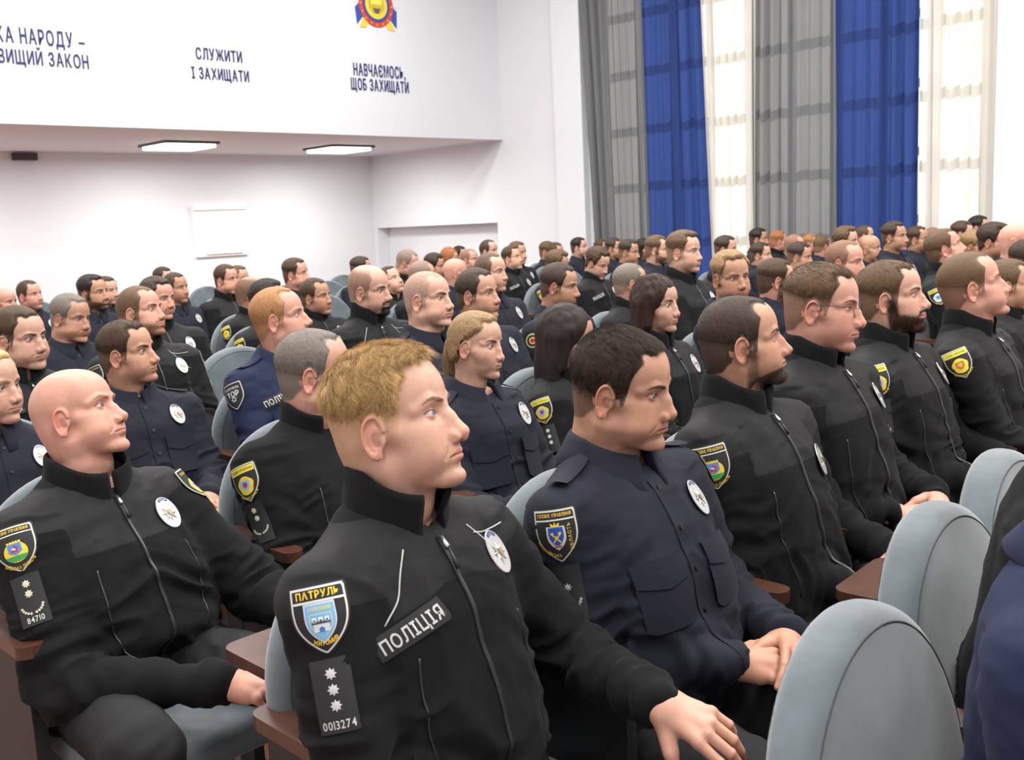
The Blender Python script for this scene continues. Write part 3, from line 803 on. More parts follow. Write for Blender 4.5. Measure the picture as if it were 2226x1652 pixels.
YEL=(.80,.58,.05);WHT=(.62,.62,.60);BLK=(.010,.010,.012);BLU=(.03,.09,.45);RED=(.45,.02,.02);GRN=(.03,.25,.06);LBL=(.16,.42,.80);SIL=(.55,.55,.55)
def trident(F,x,y,h,col,z):
    w=h*.62; t=h*.09
    def bar(p): F.poly(p,col,z,1)
    bar([(x-w/2,y+h/2),(x-w/2+t,y+h*.38),(x-w/2+t,y-h*.18),(x-w/2,y-h*.18)]); bar([(x+w/2,y+h/2),(x+w/2-t,y+h*.38),(x+w/2-t,y-h*.18),(x+w/2,y-h*.18)])
    bar([(x-t*.6,y-h*.1),(x-t*.9,y+h*.25),(x,y+h/2),(x+t*.9,y+h*.25),(x+t*.6,y-h*.1)])
    bar([(x-w/2,y-h*.2),(x+w/2,y-h*.2),(x+w/2,y-h*.11),(x-w/2,y-h*.11)])
    for s in(-1,1):
        bar([(x+s*w*.08,y-h*.05),(x+s*w*.30,y+h*.12),(x+s*w*.26,y+h*.20),(x+s*w*.0,y+h*.02)])
        bar([(x+s*w*.22,y-h*.15),(x+s*w*.27,y-h*.32),(x,y-h*.5),(x,y-h*.40),(x+s*w*.14,y-h*.28),(x+s*w*.12,y-h*.15)])
def patch_art(kind,w=.082,h=.104,fine=True):
    F=Flat(); W=w;H=h
    edge={'zhytomyr':WHT,'tor':SIL}.get(kind,(.55,.55,.45))
    F.poly(shield(W*1.07,H*1.06),(.012,.012,.014),0); F.poly(shield(W,H),edge,.0004); F.poly(shield(W*.93,H*.93)+(0,-.0),(.012,.012,.014),.0008)
    z=.0012
    if kind=='zhytomyr':
        F.text('ПАТРУЛЬ',0,H*.335,H*.105,(.85,.55,.03),z,.95,.16,.03,width=W*.80)
        F.poly([(-W*.475,H*.265),(W*.475,H*.265),(W*.475,H*.30),(-W*.475,H*.30)],WHT,z,1)
        sh=shield(W*.58,H*.60)+(0,-.01*H-.03*H); F.poly(sh,WHT,z); F.poly(shield(W*.53,H*.55)+(0,-.04*H),LBL,z+.0003)
        F.text('ЖИТОМИР',0,H*.145,H*.055,(.75,.62,.05),z+.0006,.9,.12,.03,width=W*.44)
        F.poly(shield(W*.42,H*.36)+(0,-.075*H),(.65,.60,.10),z+.0005); F.poly(shield(W*.38,H*.33)+(0,-.075*H),LBL,z+.0007)
        y0=-.16*H; F.poly([(-W*.15,y0),(W*.15,y0),(W*.15,y0+H*.12),(-W*.15,y0+H*.12)],(.75,.78,.80),z+.0010,1)
        for i in range(3): F.poly([(-W*.15,y0+H*.03*(i+1)),(W*.15,y0+H*.03*(i+1)),(W*.15,y0+H*.03*(i+1)+H*.004),(-W*.15,y0+H*.03*(i+1)+H*.004)],(.25,.28,.32),z+.0012,1)
        F.poly([(-W*.18,y0+H*.11),(W*.18,y0+H*.11),(W*.17,y0+H*.15),(-W*.17,y0+H*.15)],(.06,.06,.07),z+.0012,1)
        for i in range(3):
            x=(-1+i)*W*.12; F.poly([(x-W*.035,y0+H*.14),(x+W*.035,y0+H*.14),(x+W*.045,y0+H*.21),(x-W*.045,y0+H*.21)],(.75,.78,.80),z+.0012,1); F.poly([(x-W*.03,y0+H*.15),(x+W*.03,y0+H*.15),(x,y0+H*.185)],(.06,.06,.07),z+.0014,1)
        F.poly([(-W*.05,y0),(W*.05,y0),(W*.05,y0+H*.05),(0,y0+H*.075),(-W*.05,y0+H*.05)],(.05,.18,.45),z+.0014,1)
        F.arc('ЖИТОМИР',0,H*.05,H*.415,-math.pi/2+.06,H*.066,(.85,.55,.03),z,.8,.16,.03)
    elif kind=='mykolaiv':
        F.text('ГОЛОВНЕ УПРАВЛІННЯ',0,H*.375,H*.062,(.75,.50,.05),z,.7,.14,.02,width=W*.84)
        F.poly([(-W*.47,H*.30),(W*.47,H*.30),(W*.47,H*.33),(-W*.47,H*.33)],WHT,z,1)
        F.poly(shield(W*.46,H*.46)+(0,-.03*H),SIL,z); F.poly(shield(W*.36,H*.36)+(0,-.0*H),(.02,.07,.38),z+.0003)
        for s in(-1,1): F.poly([(s*W*.10,H*.07),(s*W*.12,H*.05),(-s*W*.08,-H*.11),(-s*W*.10,-H*.09)],(.80,.55,.05),z+.0006,1); F.poly([(s*W*.06+.0,H*.09),(s*W*.13,H*.09),(s*W*.13,H*.045),(s*W*.06,H*.045)],(.80,.55,.05),z+.0007,1)
        F.star(0,-.01*H,H*.045,(.80,.55,.05),z+.0009,6)
        F.poly([(-W*.10,H*.19),(W*.10,H*.19),(W*.12,H*.27),(W*.05,H*.235),(0,H*.28),(-W*.05,H*.235),(-W*.12,H*.27)],(.75,.55,.05),z+.0004,1)
        F.poly([(-W*.12,-H*.20),(W*.12,-H*.20),(W*.05,-H*.15),(-W*.05,-H*.15)],(.40,.12,.06),z+.0006,1)
        F.arc('МИКОЛАЇВСЬКА',0,H*.03,H*.42,-math.pi/2-.62,H*.062,(.75,.50,.05),z,.75,.14,.02)
        F.text('ОБЛАСТЬ',W*.36,-H*.02,H*.060,(.75,.50,.05),z,.8,.22,.02,ang=math.pi/2,width=H*.50)
    elif kind=='kyiv':
        F.text('ГОЛОВНЕ УПРАВЛІННЯ',0,H*.375,H*.066,(.75,.52,.05),z,.7,.14,.02,width=W*.84)
        F.poly([(-W*.47,H*.31),(W*.47,H*.31),(W*.47,H*.335),(-W*.47,H*.335)],WHT,z,1)
        F.poly([(W*.30*math.cos(a),-H*.06+H*.22*math.sin(a)) for a in np.linspace(0,6.283,24)[:-1]],(.70,.52,.04),z)
        F.poly([(W*.28*math.cos(a),-H*.14+H*.12*math.sin(a)) for a in np.linspace(math.pi,2*math.pi,14)],(.04,.30,.07),z+.0002)
        F.poly([(-W*.17,H*.12),(W*.17,H*.12),(W*.17,-H*.06),(0,-H*.13),(-W*.17,-H*.06)],(.08,.22,.55),z+.0004,2)
        for i in range(5): x=(-2+i)*W*.075; F.poly([(x-W*.028,H*.12),(x+W*.028,H*.12),(x+W*.028,H*.17),(x-W*.028,H*.17)],(.70,.52,.04),z+.0004,1)
        F.poly([(-W*.10,-H*.03),(-W*.02,.0),(W*.11,H*.06),(W*.05,-H*.04),(W*.08,-H*.09),(0,-H*.05),(-W*.08,-H*.08)],(.45,.02,.03),z+.0007,2)
        F.poly([(-W*.10,H*.01),(-W*.03,H*.03),(W*.04,.0),(W*.0,-H*.03)],WHT,z+.0009,1)
        F.poly([(0,H*.09),(W*.05,H*.06),(W*.03,H*.02),(-W*.03,H*.03)],(.45,.02,.03),z+.0010,1)
        F.arc('КИЇВСЬКА ОБЛАСТЬ',0,H*.01,H*.435,-math.pi/2+.05,H*.066,(.75,.52,.05),z,.7,.13,.02)
    elif kind=='tor':
        F.text('ПАТРУЛЬНА',0,H*.26,H*.10,SIL,z,.7,.12,.03,width=W*.78); F.text('ТОР',0,H*.00,H*.19,SIL,z,.85,.10,.04,width=W*.66)
        F.star(0,-H*.10,H*.14,SIL,z+.0002,8,.5); F.poly([(H*.05*math.cos(a),-H*.10+H*.05*math.sin(a)) for a in np.linspace(0,6.283,13)[:-1]],BLK,z+.0004,1)
    elif kind=='oval':
        F=Flat(); ov=lambda k:[(W*.5*k*math.cos(a),H*.5*k*math.sin(a)) for a in np.linspace(0,2*math.pi,32,endpoint=False)]
        F.poly(ov(1),WHT,0); F.poly(ov(.93),(.55,.5,.08),.0004); F.poly(ov(.78),BLK,.0008); F.poly(ov(.5),(.65,.5,.2),.0012); F.poly(ov(.3),RED,.0015)
    else:
        # yellow banded regional patch
        F.poly([(-W*.46,H*.28),(W*.46,H*.28),(W*.46,H*.45),(-W*.46,H*.45)],(.72,.62,.06) if kind!='plain' else BLK,z,2)
        F.text('ГОЛОВНЕ УПРАВЛІННЯ',0,H*.33,H*.07,BLK if kind!='plain' else (.72,.52,.05),z+.0003,.7,.14,.01,width=W*.82)
        g={'vinn':((.70,.50,.04),LBL,RED),'khers':((.75,.60,.04),(.45,.18,.05),(.70,.45,.03)),'odesa':((.62,.66,.60),LBL,GRN),'zap':((.60,.50,.30),(.65,.08,.18),BLU)}.get(kind,((.70,.52,.05),LBL,RED))
        F.poly([(W*.32*math.cos(a)*(1+.08*math.sin(5*a)),-H*.06+H*.25*math.sin(a)) for a in np.linspace(0,6.283,30)[:-1]],g[0],z)
        F.poly(shield(W*.34,H*.28)+(0,-.06*H),g[1],z+.0004); F.poly(shield(W*.17,H*.15)+(0,-.05*H),g[2],z+.0007)
        F.arc({'vinn':'ВІННИЦЬКА ОБЛАСТЬ','khers':'ХЕРСОНСЬКА ОБЛАСТЬ'}.get(kind,'ОДЕСЬКА ОБЛАСТЬ'),0,H*.01,H*.435,-math.pi/2+.05,H*.062,(.75,.58,.05),z,.7,.13,.01)
    return F
def rank_art(kind,num,w=.058,h=.105):
    F=Flat(); F.poly(resample([(-w/2,-h/2),(w/2,-h/2),(w/2,h/2),(-w/2,h/2)],28),(.016,.016,.018),0); z=.0006
    if kind=='pale':
        F.poly([(-w*.3,-h*.1),(w*.3,-h*.1),(w*.35,h*.12),(0,h*.3),(-w*.35,h*.12)],(.6,.6,.6),z); return F
    if kind=='3':
        for i in range(3): F.star(0,h*.30-i*h*.215,h*.085,(.55,.55,.56),z,8,.62,h=.001)
    elif kind=='2w':
        for i in range(2): F.star(0,h*.32-i*h*.20,h*.085,(.60,.58,.42),z,8,.62,h=.001)
    elif kind=='1w': F.star(0,h*.10,h*.085,(.45,.45,.46),z,8,.45,h=.001)
    if 'w' in kind:
        for s in (-1,1):
            for i in range(5): 
                a=-math.pi/2+s*(.25+.28*i); x=w*.36*math.cos(a);y=-h*.10+h*.17*math.sin(a)
                F.star(x,y,h*.034,(.55,.53,.42) if kind=='2w' else (.42,.42,.42),z+.0002,4,.6,a)
    if num: F.text(num,0,-h*.44,h*.115,(.55,.55,.52),z,.8,.14,.015)
    return F
def badge_mesh(parent=None):
    """oval silver badge with an eight-pointed star and a small shield"""
    F=Flat(); a=np.linspace(0,2*math.pi,36,endpoint=False); ov=lambda k,m=1:np.c_[.0285*k*np.cos(a),.0385*k*m*np.sin(a)]
    mb=F.mb; F.poly(ov(1),(.62,.62,.60),.0018,2)
    # rim side
    n=36; o=ov(1.03); V=np.r_[np.c_[o,np.zeros(n)],np.c_[ov(1),np.full(n,.0018)]]; i=np.arange(n); mb.add(V,np.stack([i,(i+1)%n,n+(i+1)%n,n+i],1),0,(.45,.45,.44))
    for k in range(-5,6):
        t0=math.pi/2+k*.115; t1=t0+.115; 
        p=[(.0285*.96*math.cos(t0),.0385*.96*math.sin(t0)),(.0285*.96*math.cos(t1),.0385*.96*math.sin(t1)),(.0285*.74*math.cos(t1),.0385*.78*math.sin(t1)),(.0285*.74*math.cos(t0),.0385*.78*math.sin(t0))]
        if k<5: F.poly(p,(.03,.05,.30),.0020,1)
    F.arc('ПОЛІЦІЯ',0,.0045,.0265,math.pi/2,.0042,(.6,.6,.6),.0023,.8,.12,.02,inside=False)
    F.star(0,-.003,.0215,(.50,.50,.50),.0024,8,.45,h=.004); F.star(0,-.003,.014,(.62,.60,.55),.0034,8,.6,rot0=math.pi/8,h=.003)
    F.poly(shield(.0125,.0165,20)+(0,-.003),(.60,.45,.10),.0066,1); F.poly(shield(.0105,.0142,20)+(0,-.003),(.35,.36,.42),.0069,1)
    trident(F,0,-.003,.0115,(.70,.48,.05),.0072)
    return F
def lay(F,bvh,c,right,up,off=.0012,maxd=.12,flat=False,out=None):
    """map flat artwork onto a surface by ray casting along the normal"""
    c=np.array(c,float);u=np.array(right,float);v=np.array(up,float);u/=np.linalg.norm(u);v-=u*(u@v);v/=np.linalg.norm(v);n=np.cross(u,v)
    def hit(p):
        h=bvh.ray_cast(Vector(p+n*maxd),Vector(-n),maxd*2.2)
        return h
    if flat:
        h=hit(c); c0=np.array(h[0]) if h[0] else c; nn=n
        # tilt to local normal, averaged
        ns=[];
        for a in(-1,0,1):
            for b in (-1,0,1):
                q=hit(c+u*a*.022+v*b*.03)
                if q[0]: ns.append(np.array(q[1]))
        if ns: nn=np.mean(ns,0); nn/=np.linalg.norm(nn)
        u2=u-nn*(u@nn);u2/=np.linalg.norm(u2);v2=np.cross(nn,u2)
        def xf(V): return c0+V[:,:1]*u2+V[:,1:2]*v2+nn*(V[:,2:3]+off+.004)
        return xf
    def xf(V):
        P=c+V[:,:1]*u+V[:,1:2]*v; out=np.empty_like(P); last=0.
        D=np.full(len(P),np.nan)
        for i,p in enumerate(P):
            h=hit(p)
            if h[0]: D[i]=(np.array(h[0])-p)@n
        m=np.nanmedian(D) if np.isfinite(D).any() else 0.
        ok=np.isfinite(D)
        if ok.sum()>12:
            x,y=V[:,0]/.05,V[:,1]/.05; A=np.stack([np.ones(len(V)),x,y,x*x,x*y,y*y],1); co=np.linalg.lstsq(A[ok],np.clip(D[ok],m-.03,m+.03),rcond=None)[0]; ft=A@co; rs_=(D-ft)[ok]
            D=ft+max(0.,float(np.percentile(rs_,94)))
        else: D=np.where(ok,D,m)
        return P+n*(D+V[:,2]*1.3+off+.0004)[:,None]
    return xf
# ------------------------------------------------------------------ collars, zips
def collar_mesh(J,kind,sp):
    """swept cross-section round the neck. opening at the front (phi=0)"""
    nb=J['neck']; ax=J['ax']*1.0; up=np.array([ax[0]*.2+.10,0,1.]); up/=np.linalg.norm(up)
    f=np.array([1,0,0]); f=f-up*(f@up); f/=np.linalg.norm(f); y=np.cross(up,f); fat=sp.get('fat',0)
    c=nb+up*(.006 if kind=='stand' else .022)+f*.008
    gap=sp.get('cgap',.10); hgt=sp.get('chgt',.080); n=56; mb=MB()
    ph=np.linspace(gap,2*math.pi-gap,n); V=[]
    for p in ph:
        front=max(0,math.cos(p)); pf=front**3
        rx=.074+.010*fat; ry=.072+.012*fat
        d=f*math.cos(p)*rx+y*math.sin(p)*ry
        dn=d/np.linalg.norm(d)
        drop=.030*front
        if kind=='stand':
            fl=sp.get('cflare',.0)
            prof=[(0.010,-.020),(0.006,.0),(.002,hgt*.5),(-.002+.012*pf*fl,hgt*.9),(.001+.016*pf*fl,hgt+.002),(.0055+.016*pf*fl,hgt+.001),(.009+.012*pf*fl,hgt*.88),(.012,hgt*.5),(.016,.0),(.022,-.024)]
            drop=.034*front
        else:
            ff=.5+.5*front; lw=.040+.022*front**2; out=.022+.016*front
            prof=[(0.0,-.05),(.0,.012),(-.002,.030),(.001,.040),(.006,.041),(.011,.034),(.014+out*.45,.028-lw*.5),(.016+out,.026-lw),(.014+out,.022-lw),(.010+out*.4,.018-lw*.4),(.006,.016)]
        for (o,z) in prof:
            zz=z-drop*(1-.0*z)+.012*(1-front)*(kind=='stand')*0; wv=.0025*math.sin(p*5+z*60)*(z>0)
            V.append(c+d+dn*(o+wv)+up*zz)
    m=len(prof); V=np.array(V); i=np.arange(n-1)[:,None]*m; j=np.arange(m-1)[None]; Q=np.stack([i+j,i+m+j,i+m+j+1,i+j+1],-1).reshape(-1,4)
    mb.add(V,[Q,np.arange(m)[None,:],(np.arange(m)+(n-1)*m)[None,::-1]])
    if kind=='stand': Q2=np.stack([np.arange(n-1)*m+m-1,np.arange(n-1)*m+2*m-1,np.arange(n-1)*m+m,np.arange(n-1)*m],1); mb.add(V,Q2[:0])
    return mb
def surf_path(bvh,pts,n,off=.002,step=None):
    """project a guide polyline (points + one direction) onto cloth"""
    pts=np.asarray(pts,float); d=np.r_[0,np.cumsum(np.linalg.norm(np.diff(pts,axis=0),axis=1))]; k=max(4,int(d[-1]/.008))
    t=np.linspace(0,d[-1],k); P=np.stack([np.interp(t,d,pts[:,i]) for i in range(3)],1); n=np.array(n,float); n/=np.linalg.norm(n); out=[]
    for p in P:
        h=bvh.ray_cast(Vector(p+n*.15),Vector(-n),.4)
        if h[0]: out.append(np.array(h[0])+np.array(h[1])*off)
    if len(out)<3: return P
    o=np.array(out)
    for _ in range(2): o[1:-1]=(o[:-2]+o[1:-1]*2+o[2:])/4
    return o
# ------------------------------------------------------------------ cloth materials
def yoke_mat():
    m=mat('black_fleece',(.013,.013,.014),rough=.95,spec=.10,sheen=.03,bump=(700,.5,.0012)); n=m.node_tree; b=n.nodes['Principled BSDF']
    a=n.nodes.new('ShaderNodeAttribute'); a.attribute_name='yoke'; g=n.nodes.new('ShaderNodeMath'); g.operation='GREATER_THAN'; g.inputs[1].default_value=0.; n.links.new(a.outputs['Fac'],g.inputs[0])
    for nm,a0,a1 in(('Base Color',(.0100,.0100,.0105,1),(.0155,.0155,.016,1)),):
        x=n.nodes.new('ShaderNodeMix'); x.data_type='RGBA'; x.inputs[6].default_value=a0; x.inputs[7].default_value=a1; n.links.new(g.outputs[0],x.inputs[0]); n.links.new(x.outputs[2],b.inputs[nm])
    x=n.nodes.new('ShaderNodeMapRange'); x.inputs[3].default_value=.95; x.inputs[4].default_value=.6; n.links.new(g.outputs[0],x.inputs[0]); n.links.new(x.outputs[0],b.inputs['Roughness'])
    return m
FLEECE=yoke_mat()
YOKE=mat('softshell_yoke',(.030,.030,.031),rough=.62,spec=.35,bump=(900,.2,.0005))
NAVY=mat('navy_shirt_cloth',(.0115,.0125,.022),rough=.8,spec=.2,sheen=.03,bump=(1200,.25,.0005))
BLUEC=mat('blue_uniform_cloth',(.012,.018,.048),rough=.8,spec=.2,sheen=.03,bump=(1200,.25,.0005))
TROUS=mat('black_trouser_cloth',(.017,.017,.019),rough=.85,spec=.25,bump=(900,.25,.0005))
PIPE=mat('reflective_piping',(.42,.42,.40),rough=.5)
ZIPM=mat('zip_black',(.02,.02,.02),rough=.35,spec=.6)
METAL=mat('zip_metal',(.6,.6,.6),rough=.3,metal=1.)
EMB=mat('embroidery',attr=True,rough=.75,bump=(1500,.3,.0004))
BADGE=mat('badge_metal',attr=True,rough=.30,metal=.55,spec=.6)
LEATHER=mat('boot_leather',(.012,.012,.012),rough=.4)
RUBBER=mat('watch_rubber',(.012,.012,.012),rough=.5)
TEE=mat('black_undershirt',(.008,.008,.009),rough=.9)
def long_hair_mesh(sp,kind,h):
    def f(P):
        x,y,z=P[:,0],np.abs(P[:,1]),P[:,2]; Q=np.stack([x,y,z],1)
        r=ell(P,(-.016,0,.046),(.108,.087,.099))
        if kind=='long':
            r=smin(r,cone(Q,(-.035,.070,.02),(-.030,.078,-.13),.034,.030),.03); r=smin(r,ell(P,(-.062,0,-.05),(.055,.075,.125)),.03)
            r=smin(r,cone(Q,(.010,.074,.055),(.006,.083,-.07),.020,.016),.02)
        elif kind=='straight':
            r=smin(r,cone(Q,(-.035,.068,.02),(-.035,.082,-.20),.034,.026),.03); r=smin(r,ell(P,(-.070,0,-.07),(.050,.075,.16)),.03)
            r=smin(r,cone(Q,(.012,.072,.05),(.000,.082,-.09),.019,.013),.02)
        elif kind=='bob':
            r=smin(r,ell(P,(-.03,0,.0),(.085,.088,.09)),.03)
        face=ell(P,(.100,0,-.035),(.092,.0735 if kind!='bob' else .07,.122)); r=smax(r,-face,.012)
        r=smax(r,-(ell(P,(.02,0,-.06),(.06,.058,.13))),.01)
        neckc=np.sqrt((x+.045)**2+y**2)-.055; r=np.where(z<-.09,smax(r,-neckc,.01),r)
        return r
    V,Q=surface(f,(-.14,-.13,-.25),(.12,.13,.17),h); V=relax(V,Q,1,.4); N=vnormals(V,Q)
    n=vnoise(np.stack([V[:,0]*55+V[:,2]*5,V[:,1]*70,V[:,2]*7],1),4); V=V+N*(n*.0035)[:,None]
    c=np.array(sp['hair'])*(1+.35*vnoise(np.stack([V[:,0]*120,V[:,1]*120,V[:,2]*9],1),6))[:,None]
    return V,Q,N,c
def build_hair(sp,data,J,parent,near,hsz):
    T,W2,Q=data; mb=MB(); hp=sp.get('hp'); hc=sp.get('hair',(.06,.04,.025)); kind=sp.get('hk','short')
    N=vnormals(W2,Q); y,p,r=[math.radians(a) for a in sp.get('rot',(0,0,0))]; M=rot('z',y)@rot('y',-p)@rot('x',r); piv=np.array([-.018,0,-.055])
    put=lambda V:((V-piv)@M.T+piv)*hsz+J['head']
    big=near
    if kind in('long','straight','bob'):
        V,q,n,c=long_hair_mesh(sp,kind,.0035 if near else .006); mb.add(put(V),q,0,c)
        if near:
            rs=np.random.RandomState(3); k=rs.choice(len(V),9000); P=V[k]; nn=n[k]; d=np.array([-.05,0,-1.])+rs.randn(len(k),3)*.05
            d=d+np.where(P[:,2:3]>.06,np.stack([-.5+0*P[:,0],np.sign(P[:,1])*1.2,0*P[:,0]],1),0)
            d=d-nn*(d*nn).sum(1)[:,None]; d/=np.linalg.norm(d,axis=1)[:,None]; sv,sq,m=strands_mesh(P-nn*.001,d,.03*(.5+rs.rand(len(k))),.00022,nn*.12,3,3)
            mb.add(put(sv),sq,0,np.repeat(np.array(hc)*1.25*(.5+rs.rand(len(k)))[:,None],m,0))
    elif hp is not None and hp.get('bald',0)<.93:
        hv,hq,th,us=hair_shell(T,W2,N,Q,hp,near); 
        stub=np.array(sp['skin'])
        if len(hq): mb.add(hv,hq,0,lerp(np.tile(stub,(len(hv),1)),np.tile(np.array(hc),(len(hv),1)),th))
        if near:
            sv,sq,sc=hair_strands(T,W2,N,Q,hp,hp.get('n',9000),hc,seed=sp.get('w',{}).get('seed',1)); mb.add(sv,sq,0,sc)
        if kind=='pony':
            pts=np.array([[-.095,0,.045],[-.118,.004,.020],[-.128,.008,-.03],[-.120,.010,-.09],[-.105,.012,-.15],[-.095,.012,-.20]]); rs_=np.array([.020,.022,.026,.024,.018,.007])
            t=np.linspace(0,5,26); pp=np.stack([np.interp(t,range(6),pts[:,i]) for i in range(3)],1); rr=np.interp(t,range(6),rs_)
            V,P=tube(pp,rr,18); V=V+(vnoise(np.stack([V[:,0]*70,V[:,1]*70,V[:,2]*8],1),2)*.003)[:,None]*np.array([1,1,0]); mb.add(put(V),P,0,np.array(hc)*.9)
            rs=np.random.RandomState(9); k=rs.randint(0,len(V),5000); d=np.array([.06,0,-1.])+rs.randn(len(k),3)*.10; d/=np.linalg.norm(d,axis=1)[:,None]
            sv,sq,m=strands_mesh(V[k],d,.05*(.4+rs.rand(len(k))),.00022,rs.randn(len(k),3)*.12,4,4); mb.add(put(sv),sq,0,np.repeat(np.array(hc)*1.4*(.5+rs.rand(len(k)))[:,None],m,0))
    if near and sp.get('beard'):
        sv,sq,sc=beard_strands(T,W2,N,Q,sp['beard'],sp.get('bn',5000),sp.get('beardc',hc),sp.get('bl',.005)); mb.add(sv,sq,0,sc)
    if near:
        sv,sq,sc=brow_strands(W2,T,N,Q,sp.get('browc',np.array(hc)*.8)); mb.add(sv,sq,0,sc)
    if mb.n: return mb.build('hair',[HAIR],parent,colors=True)
def jacket_meshes(J,sp,near):
    """returns jacket mesh + list of (name, mesh, label) of its pieces"""
    kind=sp.get('wear','fleece'); h=.0065 if near else .013; f=jacket_sdf(J,sp)
    xs=[J[k] for k in('wr','wl','er','el','sr','sl')]; lo=np.min(xs,0)-.13; hi=np.max(xs,0)+.14; lo=np.minimum(lo,(-.32,-.30,.42)); lo[2]=min(lo[2],.42); hi=np.maximum(hi,(.22,.30,0)); hi[2]=J['neck'][2]+.10
    lo[0]=min(lo[0],J['neck'][0]-.2)
    cut=J['neck'][2]
    def g(P):
        r=f(P); r=smax(r,-(P[:,2]-.455),.01)
        nb=J['neck']; hole=np.linalg.norm((P-nb.astype(F32))[:,:2]-np.array([.02,0]),axis=1)-.058; 
        return smax(r,-np.maximum(hole,-(P[:,2]-(nb[2]-.05))),.008)
    V,Q=surface(g,lo,hi,h); V=relax(V,Q,1,.4); N=vnormals(V,Q)
    V=wrinkle(V,N,J,sp,(.0085 if kind=='fleece' else .0075)*sp.get('wr_amp',1.),sp.get('w',{}).get('seed',3)); V=relax(V,Q,1,.15)
    base={'fleece':FLEECE,'shirt':NAVY,'blue':BLUEC}[kind]; 
    me=make_mesh('jacket' if kind!='shirt' else 'shirt',V,[Q],[base])
    if kind=='fleece' and sp.get('yoke',1):
        t=(V-J['hip'])@J['ax']/J['L']; xx=(V-J['hip'])@J['fx']; ay=np.abs(V[:,1])
        y1=np.where(xx>0,(t-(.80-.55*np.clip(ay-.03,0,.10))) if sp.get('piping') else t-.70,t-.76)
        rr=[arm_coords(V,J,k)[0] for k in'rl']; m_=np.minimum(*[ (.012-np.where(r<.10,a,0.)) for a,r,_,_ in rr])
        y1=np.minimum(y1,m_*3.); y1=np.minimum(y1,(1.04-t))
        at=me.attributes.new('yoke','FLOAT','POINT'); at.data.foreach_set('value',y1.astype(F32))
    bvh=BVHTree.FromPolygons([tuple(v) for v in V],[tuple(q) for q in Q]); out=[]
    fx,fy,ax,nb,hip,L=J['fx'],np.array([0,1.,0]),J['ax'],J['neck'],J['hip'],J['L']
    cm=collar_mesh(J,'stand' if kind=='fleece' else 'fold',sp); out.append(('collar',cm.mesh('collar',[base]),None))
    T=lambda u,v,o=.2: hip+ax*L*u+fy*v+fx*o     # torso point
    # centre front
    zp=surf_path(bvh,[T(.93 if kind=='fleece' else .90,.0,.1),T(.6,.0,.1),T(.35,.004,.1),T(.08,.0,.1)],fx,.0015)
    if kind=='fleece':
        m=MB(); V1,P1=tube(zp,.0045,6); m.add(V1,P1)
        if near:
            d=zp[0]; dd=zp[2]-zp[0]; dd/=np.linalg.norm(dd)
            v,p=tube([d+fx*.006,d+dd*.018+fx*.009,d+dd*.022+fx*.008],[.0035,.0045,.003],8); m.add(v,p,1)
            v,p=tube([d+dd*.02+fx*.009,d+dd*.040+fx*.008,d+dd*.058+fx*.006],[.0018,.0022,.0045],8); m.add(v,p,0)
        out.append(('zipper',m.mesh('zipper',[ZIPM,METAL]),None))
    else:
        m=MB()
        pl=surf_path(bvh,[T(.90,-.017,.1),T(.6,-.017,.1),T(.3,-.017,.1),T(.08,-.017,.1)],fx,.001); v,p=tube(pl,.0022,5); m.add(v,p)
        out.append(('button_placket',m.mesh('button_placket',[base]),None))
        for i in range(2,len(zp)-2,max(3,int(.085/.008))):
            m=MB(); q=zp[i]; a=np.linspace(0,2*math.pi,11)[:-1]; v=np.array([q+fx*.003+fy*.0055*math.cos(t)+ax*.0055*math.sin(t) for t in a]); v=np.r_[v,v-fx*.003]
            k=np.arange(10); m.add(v,[np.arange(10)[None],np.stack([k,k+10,(k+1)%10+10,(k+1)%10],1)]); out.append(('button',m.mesh('button',[ZIPM],smooth=False),None))
        if near:   # chest pockets with flaps
            for s in(-1,1):
                F=Flat(); w_=.058; F.poly(resample([(-w_,.0),(w_,0),(w_,-.045),(0,-.058),(-w_,-.045)],30),(1,1,1),.0035); F.poly(resample([(-w_,-.0),(w_,0),(w_,-.125),(w_-.015,-.135),(-w_+.015,-.135),(-w_,-.125)],36),(1,1,1),.0012)
                xf=lay(F,bvh,T(.62,s*.092,.12),fy,ax,.0012); out.append(('chest_pocket',F.mb.mesh('chest_pocket',[base],xf=xf),None))
            for s,kk in((-1,'r'),(1,'l')):
                F=Flat(); F.poly(resample([(-.022,-.055),(.022,-.055),(.020,.045),(0,.058),(-.020,.045)],26),(1,1,1),.004)
                a=J['s'+kk]; b=nb+np.array([0,s*.05,0]); c=(a+b)/2; u=(b-a); xf=lay(F,bvh,c,np.cross(u,np.array([0,0,1.])),u,.001,.14); out.append(('epaulette',F.mb.mesh('epaulette',[base],xf=xf),None))
    # belt of seams / piping
    if kind=='fleece' and near:
        PL=[]
        if sp.get('piping'):
            for s in(-1,1): PL.append(surf_path(bvh,[T(.93,s*.075,.1),T(.86,s*.10,.1),T(.80,s*.115,.1),T(.74,s*.15,.1)],fx,.0012))
            for s,kk in((-1,'r'),(1,'l')):
                sh=J['s'+kk]; PL.append(surf_path(bvh,[nb+np.array([-.09,s*.06,-.02]),sh+np.array([-.07,-s*.035,-.01]),sh+np.array([-.085,s*.015,-.09]),sh+np.array([-.085,s*.02,-.16])],np.array([-1,s*.5,.5]),.0012))
            PL.append(surf_path(bvh,[T(.90,.08,.1),T(.885,.11,.1),T(.885,.14,.1),T(.89,.165,.1)],fx,.0012))
        for pth in PL: m=MB(); v,p=tube(pth,.0016,5); m.add(v,p); out.append(('reflective_piping',m.mesh('reflective_piping',[PIPE]),'thin pale reflective piping'))
